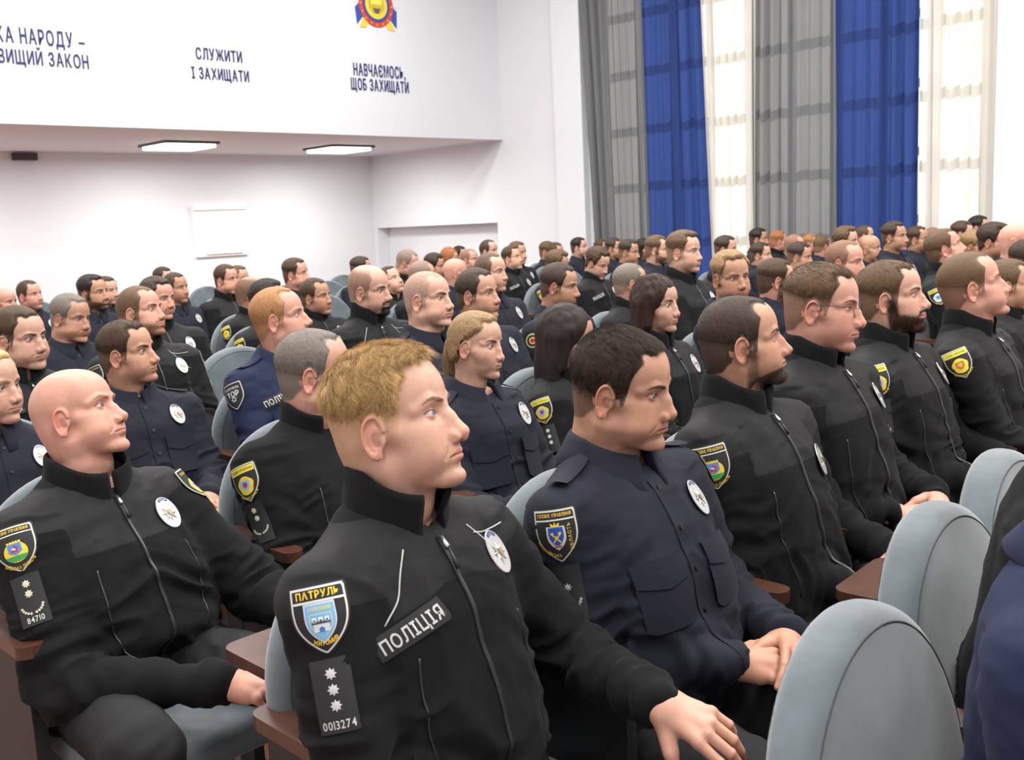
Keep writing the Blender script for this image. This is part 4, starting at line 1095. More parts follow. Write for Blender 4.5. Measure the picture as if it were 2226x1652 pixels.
        for s in(-1,1):
            m=MB(); v,p=tube(surf_path(bvh,[T(.62,s*.115,.1),T(.40,s*.125,.1),T(.16,s*.11,.1)],fx,.0008),.0022,5); m.add(v,p); out.append(('pocket_zip',m.mesh('pocket_zip',[ZIPM]),None))
    # badge on the left breast
    if sp.get('badge',1):
        F=badge_mesh() if near or True else None
        xf=lay(F,bvh,T(.77,.105,.12)+ax*sp.get('badgeU',0)+fy*sp.get('badgeV',0),fy,ax,.001,flat=True)
        out.append(('badge',F.mb.mesh('badge',[BADGE],xf=lambda V:xf(V*np.array([sp.get('bs',1.),sp.get('bs',1.),1])),colors=True,smooth=False),'silver oval badge with an eight-pointed star'))
    if sp.get('chest'):
        F=Flat(); F.poly(resample([(-.060,-.019),(.060,-.019),(.060,.019),(-.060,.019)],30),(.012,.012,.013),0); F.text('ПОЛІЦІЯ',0,-.0105,.021,(.50,.50,.47),.0008,.8,.14,.02,width=.105)
        xf=lay(F,bvh,T(.71,-.116,.12),fy+.28*ax,ax-.28*fy,.002); out.append(('chest_lettering',F.mb.mesh('chest_lettering',[EMB],xf=xf,colors=True),'dark strip with pale lettering'))
    for kk,s in(('r',-1),('l',1)):
        pk=sp.get('patch'+kk,sp.get('patch') if kk=='r' else None)
        if not pk: continue
        sh,e=J['s'+kk],J['e'+kk]; u=sh-e; u/=np.linalg.norm(u); n=np.array([sp.get('pn',.45),s,.15]); n-=u*(n@u); n/=np.linalg.norm(n); right=np.cross(u,n)
        F=patch_art(pk,*( (.078,.098) if pk!='oval' else (.08,.07))); c=sh-u*sp.get('pd',.035)
        out.append(('sleeve_patch',F.mb.mesh('sleeve_patch',[EMB],xf=lay(F,bvh,c,right,u,.0012,.10),colors=True),'shield-shaped embroidered sleeve patch'))
        rk=sp.get('rank')
        if rk and kk=='r' or (kk=='l' and sp.get('rankl')):
            F=rank_art(rk,sp.get('num','')); c=sh-u*(sp.get('pd',.035)+.108)
            out.append(('rank_patch',F.mb.mesh('rank_patch',[EMB],xf=lay(F,bvh,c,right,u,.0012,.10),colors=True),'dark rectangular rank patch'))
    return me,out,bvh
def trousers_mesh(J,sp,near):
    f=trousers_sdf(J,sp); xs=[J[k] for k in('kr','kl','ar','al')]; lo=np.minimum(np.min(xs,0)-.12,(-.20,-.26,.06)); hi=np.maximum(np.max(xs,0)+.13,(.2,.26,.66)); h=.009 if near else .022
    V,Q=surface(lambda P:smax(f(P),-(P[:,2]-.10),.01),lo,hi,h); N=vnormals(V,Q)
    q=V*np.array([26,12,20]); n=1-2*np.abs(vnoise(q+2*vnoise(V*8,3)[:,None],5)); V=V+N*(n*.005+.0)[:,None]; V=relax(V,Q,1,.2)
    return make_mesh('trousers',V,[Q],[TROUS])
def boot_mesh():
    def f(P):
        r=smin(cone(P,(0,0,.16),(0,0,.06),.056,.052),smin(cone(P,(-.03,0,.045),(.14,0,.038),.042,.036),cone(P,(.14,0,.038),(.17,0,.034),.040,.034),.02),.03)
        return np.maximum(r,-(P[:,2]-.0))
    V,Q=surface(f,(-.11,-.09,-.02),(.25,.09,.20),.009); return make_mesh('boot',V,[Q],[LEATHER])
SHARED={}
def add_person(key,spec,x,y,yaw,zscale,label,group=None,near=False,hres=.0026):
    sp=spec; J=joints(sp); root=bpy.data.objects.new('person',None); link(root); root.location=(x,y,0); root.rotation_euler.z=math.radians(yaw); root.scale=(zscale,)*3
    root['label']=label; root['category']='person'; root['group']='people seated in the hall'
    root.empty_display_size=.2
    me,data=person_body(sp,J,hres,near); b=mesh_obj('body',me,root)
    build_hair(sp,data,J,root,near,sp.get('hsz',1.)*.975)
    if near:
        jm,parts,bvh=jacket_meshes(J,sp,True); tm=trousers_mesh(J,sp,True)
    else:
        sk=(sp.get('wear'),sp.get('patch'),sp.get('chest'),sp.get('fat',0)>.5,sp.get('bw',1.),sp.get('fy2',0))
        if sk not in SHARED:
            SHARED[sk]=jacket_meshes(J,sp,False)
            if 'tr' not in SHARED: SHARED['tr']=trousers_mesh(J,sp,False)
        jm,parts,bvh=SHARED[sk]; tm=SHARED['tr']
    jo=mesh_obj(jm.name.split('.')[0],jm,root)
    for n,m,l in parts:
        o=mesh_obj(n,m,jo)
        if l: o['label']=l
    mesh_obj('trousers',tm,root)
    if 'boot' not in SHARED: SHARED['boot']=boot_mesh()
    for k in'rl':
        o=mesh_obj('boot',SHARED['boot'],root); o.location=J['a'+k]+np.array([0,0,-.09]); o.rotation_euler.z=-.15 if k=='r' else .15
    if sp.get('glasses'):
        W=data; yy,p,r=[math.radians(a) for a in sp.get('rot',(0,0,0))]; M=rot('z',yy)@rot('y',-p)@rot('x',r); piv=np.array([-.018,0,-.055]); hs=sp.get('hsz',1.)*.975
        put=lambda V:((np.asarray(V)-piv)@M.T+piv)*hs+J['head']; m=MB(); g=MB()
        for s in(-1,1):
            a=np.linspace(0,2*math.pi,33); ring=np.stack([.0955-.10*np.abs(np.cos(a)*.022*1)*0-.0025*(1+s*np.cos(a)*s),s*.033+.0225*np.cos(a),.008+.0205*np.sin(a)],1); v,P=tube(ring,.0009,6,cap=False); m.add(put(v),P)
            v,P=tube([(.0915,s*.0555,.016),(.080,s*.071,.018),(.03,s*.078,.020),(-.010,s*.082,.024),(-.024,s*.083,.004)],.0010,6); m.add(put(v),P)
            lens=np.r_[[[.0955,s*.033,.008]],ring[:-1]]; i=np.arange(32); g.add(put(lens),np.stack([0*i,1+i,1+(i+1)%32],1))
        v,P=tube([(.096,-.0105,.012),(.1005,0,.0155),(.096,.0105,.012)],.0010,6); m.add(put(v),P)
        go=m.build('glasses',[ZIPM],root); g.build('lens',[GLASS],go); go['label']='thin black wire-rimmed round glasses'
    if sp.get('watch'):
        k=sp['watch']; w=J['w'+k]; d=w-J['e'+k]; d/=np.linalg.norm(d); u=np.array([0,0,1.]); u-=d*(u@d);u/=np.linalg.norm(u); v_=np.cross(d,u); m=MB(); c=w+d*.006
        a=np.linspace(0,2*math.pi,29); rings=[]
        for dx in(-.011,.011): rings.append([c+d*dx+u*math.cos(t)*.0265+v_*math.sin(t)*.0315 for t in a[:-1]])
        for dx in(-.011,.011): rings.append([c+d*dx+u*math.cos(t)*.0295+v_*math.sin(t)*.0345 for t in a[:-1]])
        R=np.array(rings).reshape(-1,3); i=np.arange(28);j=(i+1)%28; m.add(R,[np.stack([56+i,56+j,84+j,84+i],1),np.stack([i,28+i,28+j,j],1),np.stack([i,j,56+j,56+i],1),np.stack([28+i,84+i,84+j,28+j],1)])
        wo=m.build('wristwatch',[RUBBER],root); v,P=tube([c+u*.027-v_*.006,c+u*.037-v_*.008],.018,20); m2=MB(); m2.add(v,P); m2.build('watch_case',[ZIPM],wo,smooth=False)
    return root,J
# ------------------------------------------------------------------ the hall
YW=12.; XB=-15.55; XF=-11.95; SOF=2.82; HC=6.5; YN=-3.; XP=6.
WALL=mat('wall_paint',(.70,.715,.745),rough=.75,spec=.3,bump=(60,.05,.001))
CEIL=mat('ceiling_paint',(.82,.82,.82),rough=.9)
FLOORM=mat('floor_boards',(.16,.075,.045),rough=.35,var=(3,.25),coat=.2)
TXTM=mat('wall_lettering_blue',(.020,.028,.13),rough=.6)
LAMPF=mat('lamp_frame',(.10,.10,.11),rough=.4)
DIFF=mat('lamp_diffuser',(.9,.9,.9),rough=.5,emis=((1,.98,.95),6.))
PORT=mat('hatch_paint',(.86,.86,.86),rough=.5)
def struct(name,lo,hi,m):
    b=MB(); b.add(*box(lo,hi)); o=b.build(name,[m],smooth=False); o['kind']='structure'; return o
def multi(name,boxes,m):
    b=MB()
    for lo,hi in boxes: b.add(*box(lo,hi))
    o=b.build(name,[m],smooth=False); o['kind']='structure'; return o
# floor with boards
nt=FLOORM.node_tree; bs=nt.nodes['Principled BSDF']; br=nt.nodes.new('ShaderNodeTexBrick'); tcn=nt.nodes.new('ShaderNodeTexCoord'); nt.links.new(tcn.outputs['Object'],br.inputs['Vector'])
br.inputs['Color1'].default_value=(.20,.085,.045,1); br.inputs['Color2'].default_value=(.13,.055,.032,1); br.inputs['Mortar'].default_value=(.03,.015,.01,1); br.inputs['Scale'].default_value=1.; br.inputs['Mortar Size'].default_value=.003; br.inputs['Brick Width'].default_value=1.2; br.inputs['Row Height'].default_value=.12
nt.links.new(br.outputs['Color'],bs.inputs['Base Color'])
struct('floor',(XB-.3,YN-.3,-.2),(XP+.3,YW+.6,0),FLOORM)
struct('ceiling',(XB-.3,YN-.3,HC),(XP+.3,YW+.6,HC+.2),CEIL)
struct('wall_back',(XB-.2,YN-.3,0),(XB,YW+.3,HC),WALL)
struct('wall_front',(XP,YN-.3,0),(XP+.2,YW+.3,HC),WALL)
struct('wall_near',(XB-.2,YN-.2,0),(XP+.2,YN,HC),WALL)
# balcony body with its soffit (trim_1)
o=struct('trim_1',(XB,YN,SOF),(XF,YW,HC),WALL); o['label']='white gallery front above the rear of the hall'
# window wall: opening behind the curtains, niche below the gallery
WX0,WX1=-9.75,-4.35; D=.35
multi('wall_window',[((XB,YW,1.48),(WX0,YW+D,HC)),((XB,YW,0),(-15.45,YW+D,1.48)),((-12.17,YW,0),(WX0,YW+D,1.48)),((-15.45,YW+.28,0),(-12.17,YW+D,1.48)),
  ((WX0,YW,5.6),(WX1,YW+D,HC)),((WX0,YW,0),(WX1,YW+D,.5)),((WX1,YW,0),(XP,YW+D,HC))],WALL)
struct('trim_2',(-10.68,YW-.13,0),(-10.12,YW,HC),WALL)
struct('trim_3',(-4.12,YW-.22,0),(-1.2,YW,HC),mat('pier_paint',(.70,.72,.76),rough=.8))
# window frame with glazing bars
FR=mat('window_frame_white',(.75,.75,.73),rough=.5)
fr=MB()
for k in range(0,10):
    x=WX0+(WX1-WX0)*k/9; w=.045 if k%2 else .07; fr.add(*box((x-w,YW+.22,.5),(x+w,YW+.29,5.6)))
for z in (.5,1.3,2.1,2.9,3.7,4.5,5.3): fr.add(*box((WX0,YW+.23,z-.05),(WX1,YW+.28,z+.05)))
wo=fr.build('window_1',[FR],smooth=False); wo['kind']='structure'
GLASS=bpy.data.materials.new('clear_glass'); GLASS.use_nodes=True; _n=GLASS.node_tree; _b=_n.nodes['Principled BSDF']; _n.nodes.remove(_b)
_t=_n.nodes.new('ShaderNodeBsdfTransparent'); _g=_n.nodes.new('ShaderNodeBsdfGlossy'); _g.inputs['Roughness'].default_value=.03; _m2=_n.nodes.new('ShaderNodeMixShader'); _m2.inputs[0].default_value=.06
_n.links.new(_t.outputs[0],_m2.inputs[1]); _n.links.new(_g.outputs[0],_m2.inputs[2]); _n.links.new(_m2.outputs[0],_n.nodes['Material Output'].inputs[0])
gp=MB(); gp.add(*box((WX0,YW+.25,.5),(WX1,YW+.256,5.6))); gp.build('window_pane',[GLASS],wo,smooth=False)
# ceiling panel fittings (the lamps that light the hall)
for _x in (-9.4,-6.2,-3.0,.2,3.0):
    for _y in (.5,4.2,8.2):
        b=MB(); b.add(*box((_x-.64,_y-.64,6.42),(_x+.64,_y+.64,6.5))); o=b.build('ceiling_lamp',[LAMPF],smooth=False); o['label']='square ceiling panel lamp, %s row from the gallery, %s'%({-9.4:'first',-6.2:'second',-3.0:'third',.2:'fourth',3.0:'fifth'}[_x],{.5:'far from the windows',4.2:'middle of the hall',8.2:'nearest the windows'}[_y]); o['category']='lamp'; o['group']='panel lamps on the hall ceiling'
        b=MB(); b.add(*box((_x-.6,_y-.6,6.40),(_x+.6,_y+.6,6.42))); b.build('diffuser',[DIFF],o,smooth=False)
# lamps under the gallery
def rrect(w,h,r,n=6):
    p=[]
    for cx,cy,a0 in((w/2-r,h/2-r,0),(-w/2+r,h/2-r,90),(-w/2+r,-h/2+r,180),(w/2-r,-h/2+r,270)):
        for k in range(n+1): a=math.radians(a0+90*k/n); p.append((cx+r*math.cos(a),cy+r*math.sin(a)))
    return np.array(p)
def prism(pts,z0,z1):
    n=len(pts); V=np.r_[np.c_[pts,np.full(n,z0)],np.c_[pts,np.full(n,z1)]]; i=np.arange(n); j=(i+1)%n
    return V,[np.stack([i,j,n+j,n+i],1),np.arange(n)[None,::-1],np.arange(n,2*n)[None]]
for i,(x,y) in enumerate(((-13.75,7.2),(-13.75,10.0),(-13.75,3.9),(-13.75,1.0))):
    b=MB(); b.add(*prism(rrect(.86,.86,.04)+(x,y),SOF-.035,SOF)); o=b.build('gallery_lamp',[LAMPF],smooth=False)
    o['label']=('lit square panel lamp under the gallery, nearer the left edge','lit square panel lamp under the gallery, nearer the wall corner','third panel lamp under the gallery, counted from the corner','fourth panel lamp under the gallery, counted from the corner')[i]; o['category']='lamp'; o['group']='panel lamps under the gallery'
    b=MB(); b.add(*prism(rrect(.80,.80,.10)+(x,y),SOF-.075,SOF-.035)); d=b.build('diffuser',[DIFF],o); d['label']='white glowing diffuser'
    area('gallery_lamp_light',(x,y,SOF-.10),.7,115.)
b=MB(); b.add(*box((XB,5.52,2.70),(XB+.10,5.85,2.80))); o=b.build('wall_sensor',[mat('dark_plastic',(.05,.03,.035),rough=.5)],smooth=False); o['label']='small dark box high on the back wall under the gallery'; o['category']='sensor'
# service hatch on the back wall
b=MB(); b.add(*box((XB,8.25,1.14),(XB+.05,9.22,1.99))); o=b.build('wall_hatch',[PORT],smooth=False); o['label']='white rectangular hatch on the back wall behind the rear rows'; o['category']='hatch'
b=MB(); b.add(*box((XB+.05,8.25,1.91),(XB+.085,9.22,1.99))); b.build('hatch_rail',[PORT],o,smooth=False)
b=MB(); b.add(*box((XB+.05,8.42,1.17),(XB+.07,9.10,1.182))); b.build('hatch_sill',[mat('sill_grey',(.35,.35,.35))],o,smooth=False)  # thin sill strip in one even mid grey
# slogans on the gallery front
def slogan(name,label,lines):
    b=MB(); o=None
    for txt,y0,y1,z,h in lines:
        L,w=letters(txt,h,.62,.16,.010); k=(y1-y0)/w
        for v,T,c in L:
            X=(v[:,0]+c)*k+(y0+y1)/2; n=len(v); Vv=np.r_[np.stack([np.full(n,XF+.012),X,z+v[:,1]],1),np.stack([np.full(n,XF),X,z+v[:,1]],1)]
            e=np.sort(np.concatenate([T[:,[0,1]],T[:,[1,2]],T[:,[2,0]]]),1); ue,ct=np.unique(e,axis=0,return_counts=True); be=ue[ct==1]
            b.add(Vv,[T,np.stack([be[:,0],be[:,1],be[:,1]+n,be[:,0]+n],1)])
        o=b.build(name if o is None else 'slogan_line',[TXTM],o,smooth=False); b=MB()
        if o.parent is None: o['label']=label; o['category']='wall lettering'
    return o
slogan('wall_slogan','blue slogan of two lines at the far left of the gallery front',[('БЕЗПЕКА НАРОДУ –',3.80,5.20,3.70,.165),('НАЙВИЩИЙ ЗАКОН',3.94,5.22,3.475,.15)])
slogan('wall_slogan','blue two-line slogan in the middle of the gallery front',[('СЛУЖИТИ',6.60,7.25,3.695,.14),('І ЗАХИЩАТИ',6.52,7.33,3.455,.14)])
slogan('wall_slogan','blue two-line slogan under the round emblem',[('НАВЧАЄМОСЬ,',9.04,9.99,3.66,.17),('ЩОБ ЗАХИЩАТИ',8.98,10.04,3.46,.16)])
# round emblem above the right slogan
F=Flat(); cy=0.; E=(.55,.57,.60)
for k in range(8): a=k*math.pi/4; F.poly([(.03*math.cos(a+1.57),.03*math.sin(a+1.57)),(.44*math.cos(a),.44*math.sin(a)),(-.03*math.cos(a+1.57),-.03*math.sin(a+1.57))],E,.004,1)
F.poly([(-.36,-.30),(-.10,-.02),(-.22,.06),(-.38,-.06)],(.04,.08,.35),.006,1); F.poly([(.36,-.30),(.10,-.02),(.22,.06),(.38,-.06)],(.04,.08,.35),.006,1)
F.poly([(-.33,-.34),(-.20,-.33),(-.08,-.1),(-.15,-.05)],YEL,.007,1); F.poly([(.33,-.34),(.20,-.33),(.08,-.1),(.15,-.05)],YEL,.007,1)
circ=lambda rx,ry:[(rx*math.cos(a),ry*math.sin(a)) for a in np.linspace(0,2*math.pi,40,endpoint=False)]
F.poly(circ(.31,.31),(.62,.06,.03),.010); F.poly(circ(.245,.245),(.04,.06,.32),.012); F.poly(circ(.20,.20),(.75,.60,.05),.014); F.poly(circ(.14,.13),(.55,.42,.04),.016)
F.poly([(-.10,.0),(.10,.0),(.10,.11),(-.10,.11)],(.80,.72,.10),.018,1); F.poly([(-.07,-.05),(.07,-.05),(.03,-.12),(-.03,-.12)],(.10,.10,.12),.018,1)
for k in range(16): a=k*2*math.pi/16; F.poly([(.278*math.cos(a)+.012*math.cos(b_),.278*math.sin(a)+.012*math.sin(b_)) for b_ in np.linspace(0,6.283,7)[:-1]],YEL,.013,1)
o=F.mb.build('wall_emblem',[mat('emblem_paint',attr=True,rough=.5)],smooth=False,colors=True,xf=lambda V:np.stack([XF+V[:,2]+.002,9.52+V[:,0],4.67+V[:,1]],1)); o['label']='round red, blue and yellow emblem on crossed ribbons above the right slogan'; o['category']='emblem'
# faint grey emblem in the middle, mostly above the frame
# ------------------------------------------------------------------ curtains
def curtain_mat(name,c,tr,fac):
    m=bpy.data.materials.new(name); m.use_nodes=True; n=m.node_tree; b=n.nodes['Principled BSDF']; b.inputs['Base Color'].default_value=(*c,1); b.inputs['Roughness'].default_value=.8; b.inputs['Specular IOR Level'].default_value=.2
    t=n.nodes.new('ShaderNodeBsdfTranslucent'); t.inputs[0].default_value=(*tr,1); x=n.nodes.new('ShaderNodeMixShader'); x.inputs[0].default_value=fac
    n.links.new(b.outputs[0],x.inputs[1]); n.links.new(t.outputs[0],x.inputs[2]); n.links.new(x.outputs[0],n.nodes['Material Output'].inputs[0])
    tc=n.nodes.new('ShaderNodeTexCoord'); w=n.nodes.new('ShaderNodeTexWave'); w.inputs['Scale'].default_value=90; w.inputs['Distortion'].default_value=1.5; n.links.new(tc.outputs['Object'],w.inputs[0]); bp=n.nodes.new('ShaderNodeBump'); bp.inputs['Strength'].default_value=.08; n.links.new(w.outputs['Fac'],bp.inputs['Height']); n.links.new(bp.outputs[0],b.inputs['Normal'])
    return m
CG=curtain_mat('curtain_grey',(.20,.205,.21),(.26,.26,.26),.30); CB=curtain_mat('curtain_blue',(.032,.058,.20),(.035,.075,.27),.32); CW=curtain_mat('curtain_cream',(.84,.82,.77),(.90,.86,.76),.52)
def curtain(x0,x1,x0b,x1b,m,label,seed,amp=.05,folds=7,yoff=0.):
    folds=folds*1.35; amp=amp*1.15; nx=int(folds*14); nz=26; V=[]
    for iz in range(nz+1):
        t=iz/nz; z=5.9-(5.9-.05)*t; tt=np.clip((5.0-z)/4.,0,1); a=x0+(x0b-x0)*tt; b=x1+(x1b-x1)*tt
        for ix in range(nx+1):
            s=ix/nx; ph=s*folds*2*math.pi+.6*math.sin(s*9+seed)+.25*math.sin(t*3+seed+s*5)
            y=YW-.13+yoff+amp*math.sin(ph)*(.7+.5*math.sin(s*4.3+seed*2))+.012*math.sin(ph*2.3+t*4+seed)
            V.append((a+(b-a)*s+.012*math.cos(ph),y,z))
    i=np.arange(nz)[:,None]*(nx+1); j=np.arange(nx)[None]; Q=np.stack([i+j,i+j+1,i+nx+2+j,i+nx+1+j],-1).reshape(-1,4)
    o=mesh_obj('curtain',make_mesh('curtain',np.array(V),[Q],[m])); o['label']=label; o['category']='curtain'; o['group']='curtains along the window wall'
curtain(-10.11,-8.97,-9.97,-8.93,CG,'dark grey curtain at the left end of the window wall',1,folds=6)
curtain(-9.00,-7.98,-8.96,-7.84,CB,'blue curtain between the left grey and the left cream one',2,yoff=.02,folds=4,amp=.035)
curtain(-8.00,-7.12,-7.86,-7.17,CW,'narrow cream curtain between blue and grey ones',3,yoff=-.0,folds=5,amp=.03)
curtain(-7.17,-6.02,-7.20,-6.00,CG,'pale lit grey curtain in the middle of the window wall',4,yoff=.02,folds=5)
curtain(-6.04,-5.02,-6.02,-4.98,CB,'blue curtain right of the middle grey one',5,folds=4,amp=.04)
curtain(-5.04,-4.15,-5.00,-4.10,CW,'cream curtain at the right end beside the grey pier',6,yoff=.02,folds=5,amp=.03)
# ------------------------------------------------------------------ auditorium seats
VELVET=mat('grey_blue_velvet',(.105,.130,.142),rough=.85,spec=.25,sheen=.5,bump=(500,.2,.0006),var=(9,.22))
SEAM=mat('seam_thread',(.045,.055,.06),rough=.8)
WOOD=mat('armrest_wood',(.075,.030,.018),rough=.28,spec=.5,var=(30,.2),coat=.4)
DMETAL=mat('seat_metal',(.02,.02,.022),rough=.4)
BW,BTOP,BBOT=.272,.955,.28
def back_outline(z):
    """half width at height z"""
    t=np.clip((z-.62)/(BTOP-.62),0,1); return BW*np.sqrt(np.clip(1-t**2.6,0,1))*(1-.10*np.clip((.62-z)/.3,0,1))
def seat_meshes():
    def f(P):
        x,y,z=P[:,0],P[:,1],P[:,2]
        tl=math.radians(11); zz=z-BBOT; xx=x+zz*math.tan(tl)
        up=ell(np.stack([xx*0,y,np.maximum(z-.70,0)],1),(0,0,0),(1,BW,BTOP-.70))
        d2=np.sqrt((y/BW)**2+(np.maximum(z-.70,0)/(BTOP-.70))**2); f2=(d2-1)*BW*.95
        f2=np.maximum(f2,np.where(z<.70,np.abs(y)-(BW-.05*(.70-z)),-1))
        f2=smax(f2,BBOT-z,.03)
        th=.038-.010*np.clip((z-.6)/.36,0,1); bul=.010*np.clip(1-(y/BW)**2,0,1)
        return smax(f2,np.abs(xx-.06*np.clip((.66-z),0,1)*0)-(th+bul),.035)
    V,Q=surface(f,(-.24,-.29,.24),(.10,.29,1.02),.0085); V=relax(V,Q,1,.4); back=make_mesh('backrest',V,[Q],[VELVET])
    bvh=BVHTree.FromPolygons([tuple(v) for v in V],[tuple(q) for q in Q])
    m=MB()
    for s in(-1,1):
        path=[]
        for a in np.linspace(-.25,math.pi+.25,44):
            y=(BW-.022)*math.cos(a); z=.70+(BTOP-.70-.022)*math.sin(a) if math.sin(a)>0 else .70+math.sin(a)*1.15
            h=bvh.ray_cast(Vector((s*.4-.09,y,z)),Vector((-s,0,0)))
            if h[0]: path.append(np.array(h[0]))
        if len(path)>4:
            v,p=tube(path,.0018,5); m.add(v,p)
    if m.n==0: v,p=tube([(0,0,.5),(0,0,.51)],.001,4); m.add(v,p)
    seam=m.mesh('seam',[SEAM])
    def g(P):
        q=np.abs(P-np.array([.26,0,.435],F32))-np.array([.24,.225,.045],F32)+.03
        return np.linalg.norm(np.maximum(q,0),axis=1)+np.minimum(q.max(1),0)-.03
    V,Q=surface(g,(-.03,-.27,.36),(.54,.27,.52),.012); cush=make_mesh('seat_cushion',V,[Q],[VELVET])
    m=MB(); pr=rrect(.40,.058,.026); V_,P_=prism(pr+(.06,0),.678,.704); m.add(V_,P_); arm=m.mesh('armrest',[WOOD],smooth=False)
    m=MB(); m.add(*box((-.10,-.016,.0),(-.02,.016,.676))); m.add(*box((-.10,-.018,.62),(.22,.018,.677))); m.add(*box((-.14,-.03,0),(.14,.03,.02))); m.add(*box((-.09,-.014,.34),(.24,.014,.62))); sup=m.mesh('arm_support',[DMETAL],smooth=False)
    return back,seam,cush,arm,sup
SEATM=seat_meshes()
def add_seat(x,y,yaw,label,tablet=False,arms=(-1,),group='grey velvet seats of the hall',tz=0.):
    r=bpy.data.objects.new('auditorium_seat',None); link(r); r.location=(x,y,0); r.rotation_euler.z=math.radians(yaw); r['label']=label; r['category']='seat'; r['group']=group; r.empty_display_size=.2
    b,s,c,a,su=SEATM
    bo=mesh_obj('backrest',b,r); bo.location.x=-.135; so_=mesh_obj('seam',s,bo)
    co=mesh_obj('seat_cushion',c,r); co.location.x=-.135
    for k in arms:
        ao=mesh_obj('armrest',a,r); ao.location=(-.10,.275*k,0); u=mesh_obj('arm_support',su,r); u.location=(-.10,.275*k,0)
    if tablet:
        m=MB(); V_,P_=prism(rrect(.28,.25,.03)+(-.345,tablet),.700,.722); m.add(V_,P_); t=m.build('writing_tablet',[WOOD],r,smooth=False); t['label']='brown wooden writing board behind the backrest'
        m=MB(); m.add(*box((-.36,tablet-.02,.672),(-.15,tablet+.10,.699))); m.build('tablet_bracket',[DMETAL],t,smooth=False)
    return r
# ------------------------------------------------------------------ who sits where
SK={'fair':(.56,.325,.235),'pink':(.57,.295,.215),'tan':(.44,.235,.150),'mid':(.49,.265,.175),'pale':(.66,.43,.34)}
HC_={'black':(.016,.012,.010),'dark':(.038,.026,.018),'brown':(.055,.032,.018),'lbrown':(.10,.060,.031),'blond':(.44,.29,.125),'dblond':(.25,.155,.075),'grey':(.15,.13,.11),'red':(.30,.115,.04),'ginger':(.33,.16,.06),'wbrown':(.032,.017,.011)}
def H(style,col,**k):
    st={'short':dict(len=.011,fade=(.02,.07),side=.55,temple=.35,slen=.0015),'crew':dict(len=.007,fade=(.0,.06),side=.5,temple=.5,slen=.001),'fade':dict(len=.012,fade=(.01,.08),side=.42,temple=.4,slen=.0008),
        'buzz':dict(len=.003,fade=(-.03,.03),side=.5,temple=.6,slen=.001,den=.72),'stub':dict(len=.0012,fade=(-.05,.0),side=.5,temple=.8,slen=.0005,den=.32),'mid':dict(len=.018,fade=(-.01,.06),side=.85,temple=.2,slen=.004),
        'horse':dict(len=.003,fade=(-.05,.0),side=.7,temple=1.,recede=1.5,bald=.8,slen=.001,den=.6),'recede':dict(len=.004,fade=(-.02,.03),side=.6,temple=1.1,recede=1.8,slen=.001,den=.6),'bald':dict(len=0,bald=1.,den=.0,slen=0,temple=1.,side=1.)}[style].copy()
    st.update(k); return dict(hp=st,hair=HC_[col])
def P(n,px,py,s,X,rot,hair,skin='mid',label='',w=None,near=0,**k):
    d=dict(n=n,px=px,py=py,s=s,X=X,rot=rot,skin=SK[skin],label=label,near=near,w=w or {}); d.update(hair); d.update(k); d['w'].setdefault('seed',abs(hash_(n))%97+1); return d
def hash_(s): return sum((i+3)*ord(c)*7 for i,c in enumerate(s))
L_=[]
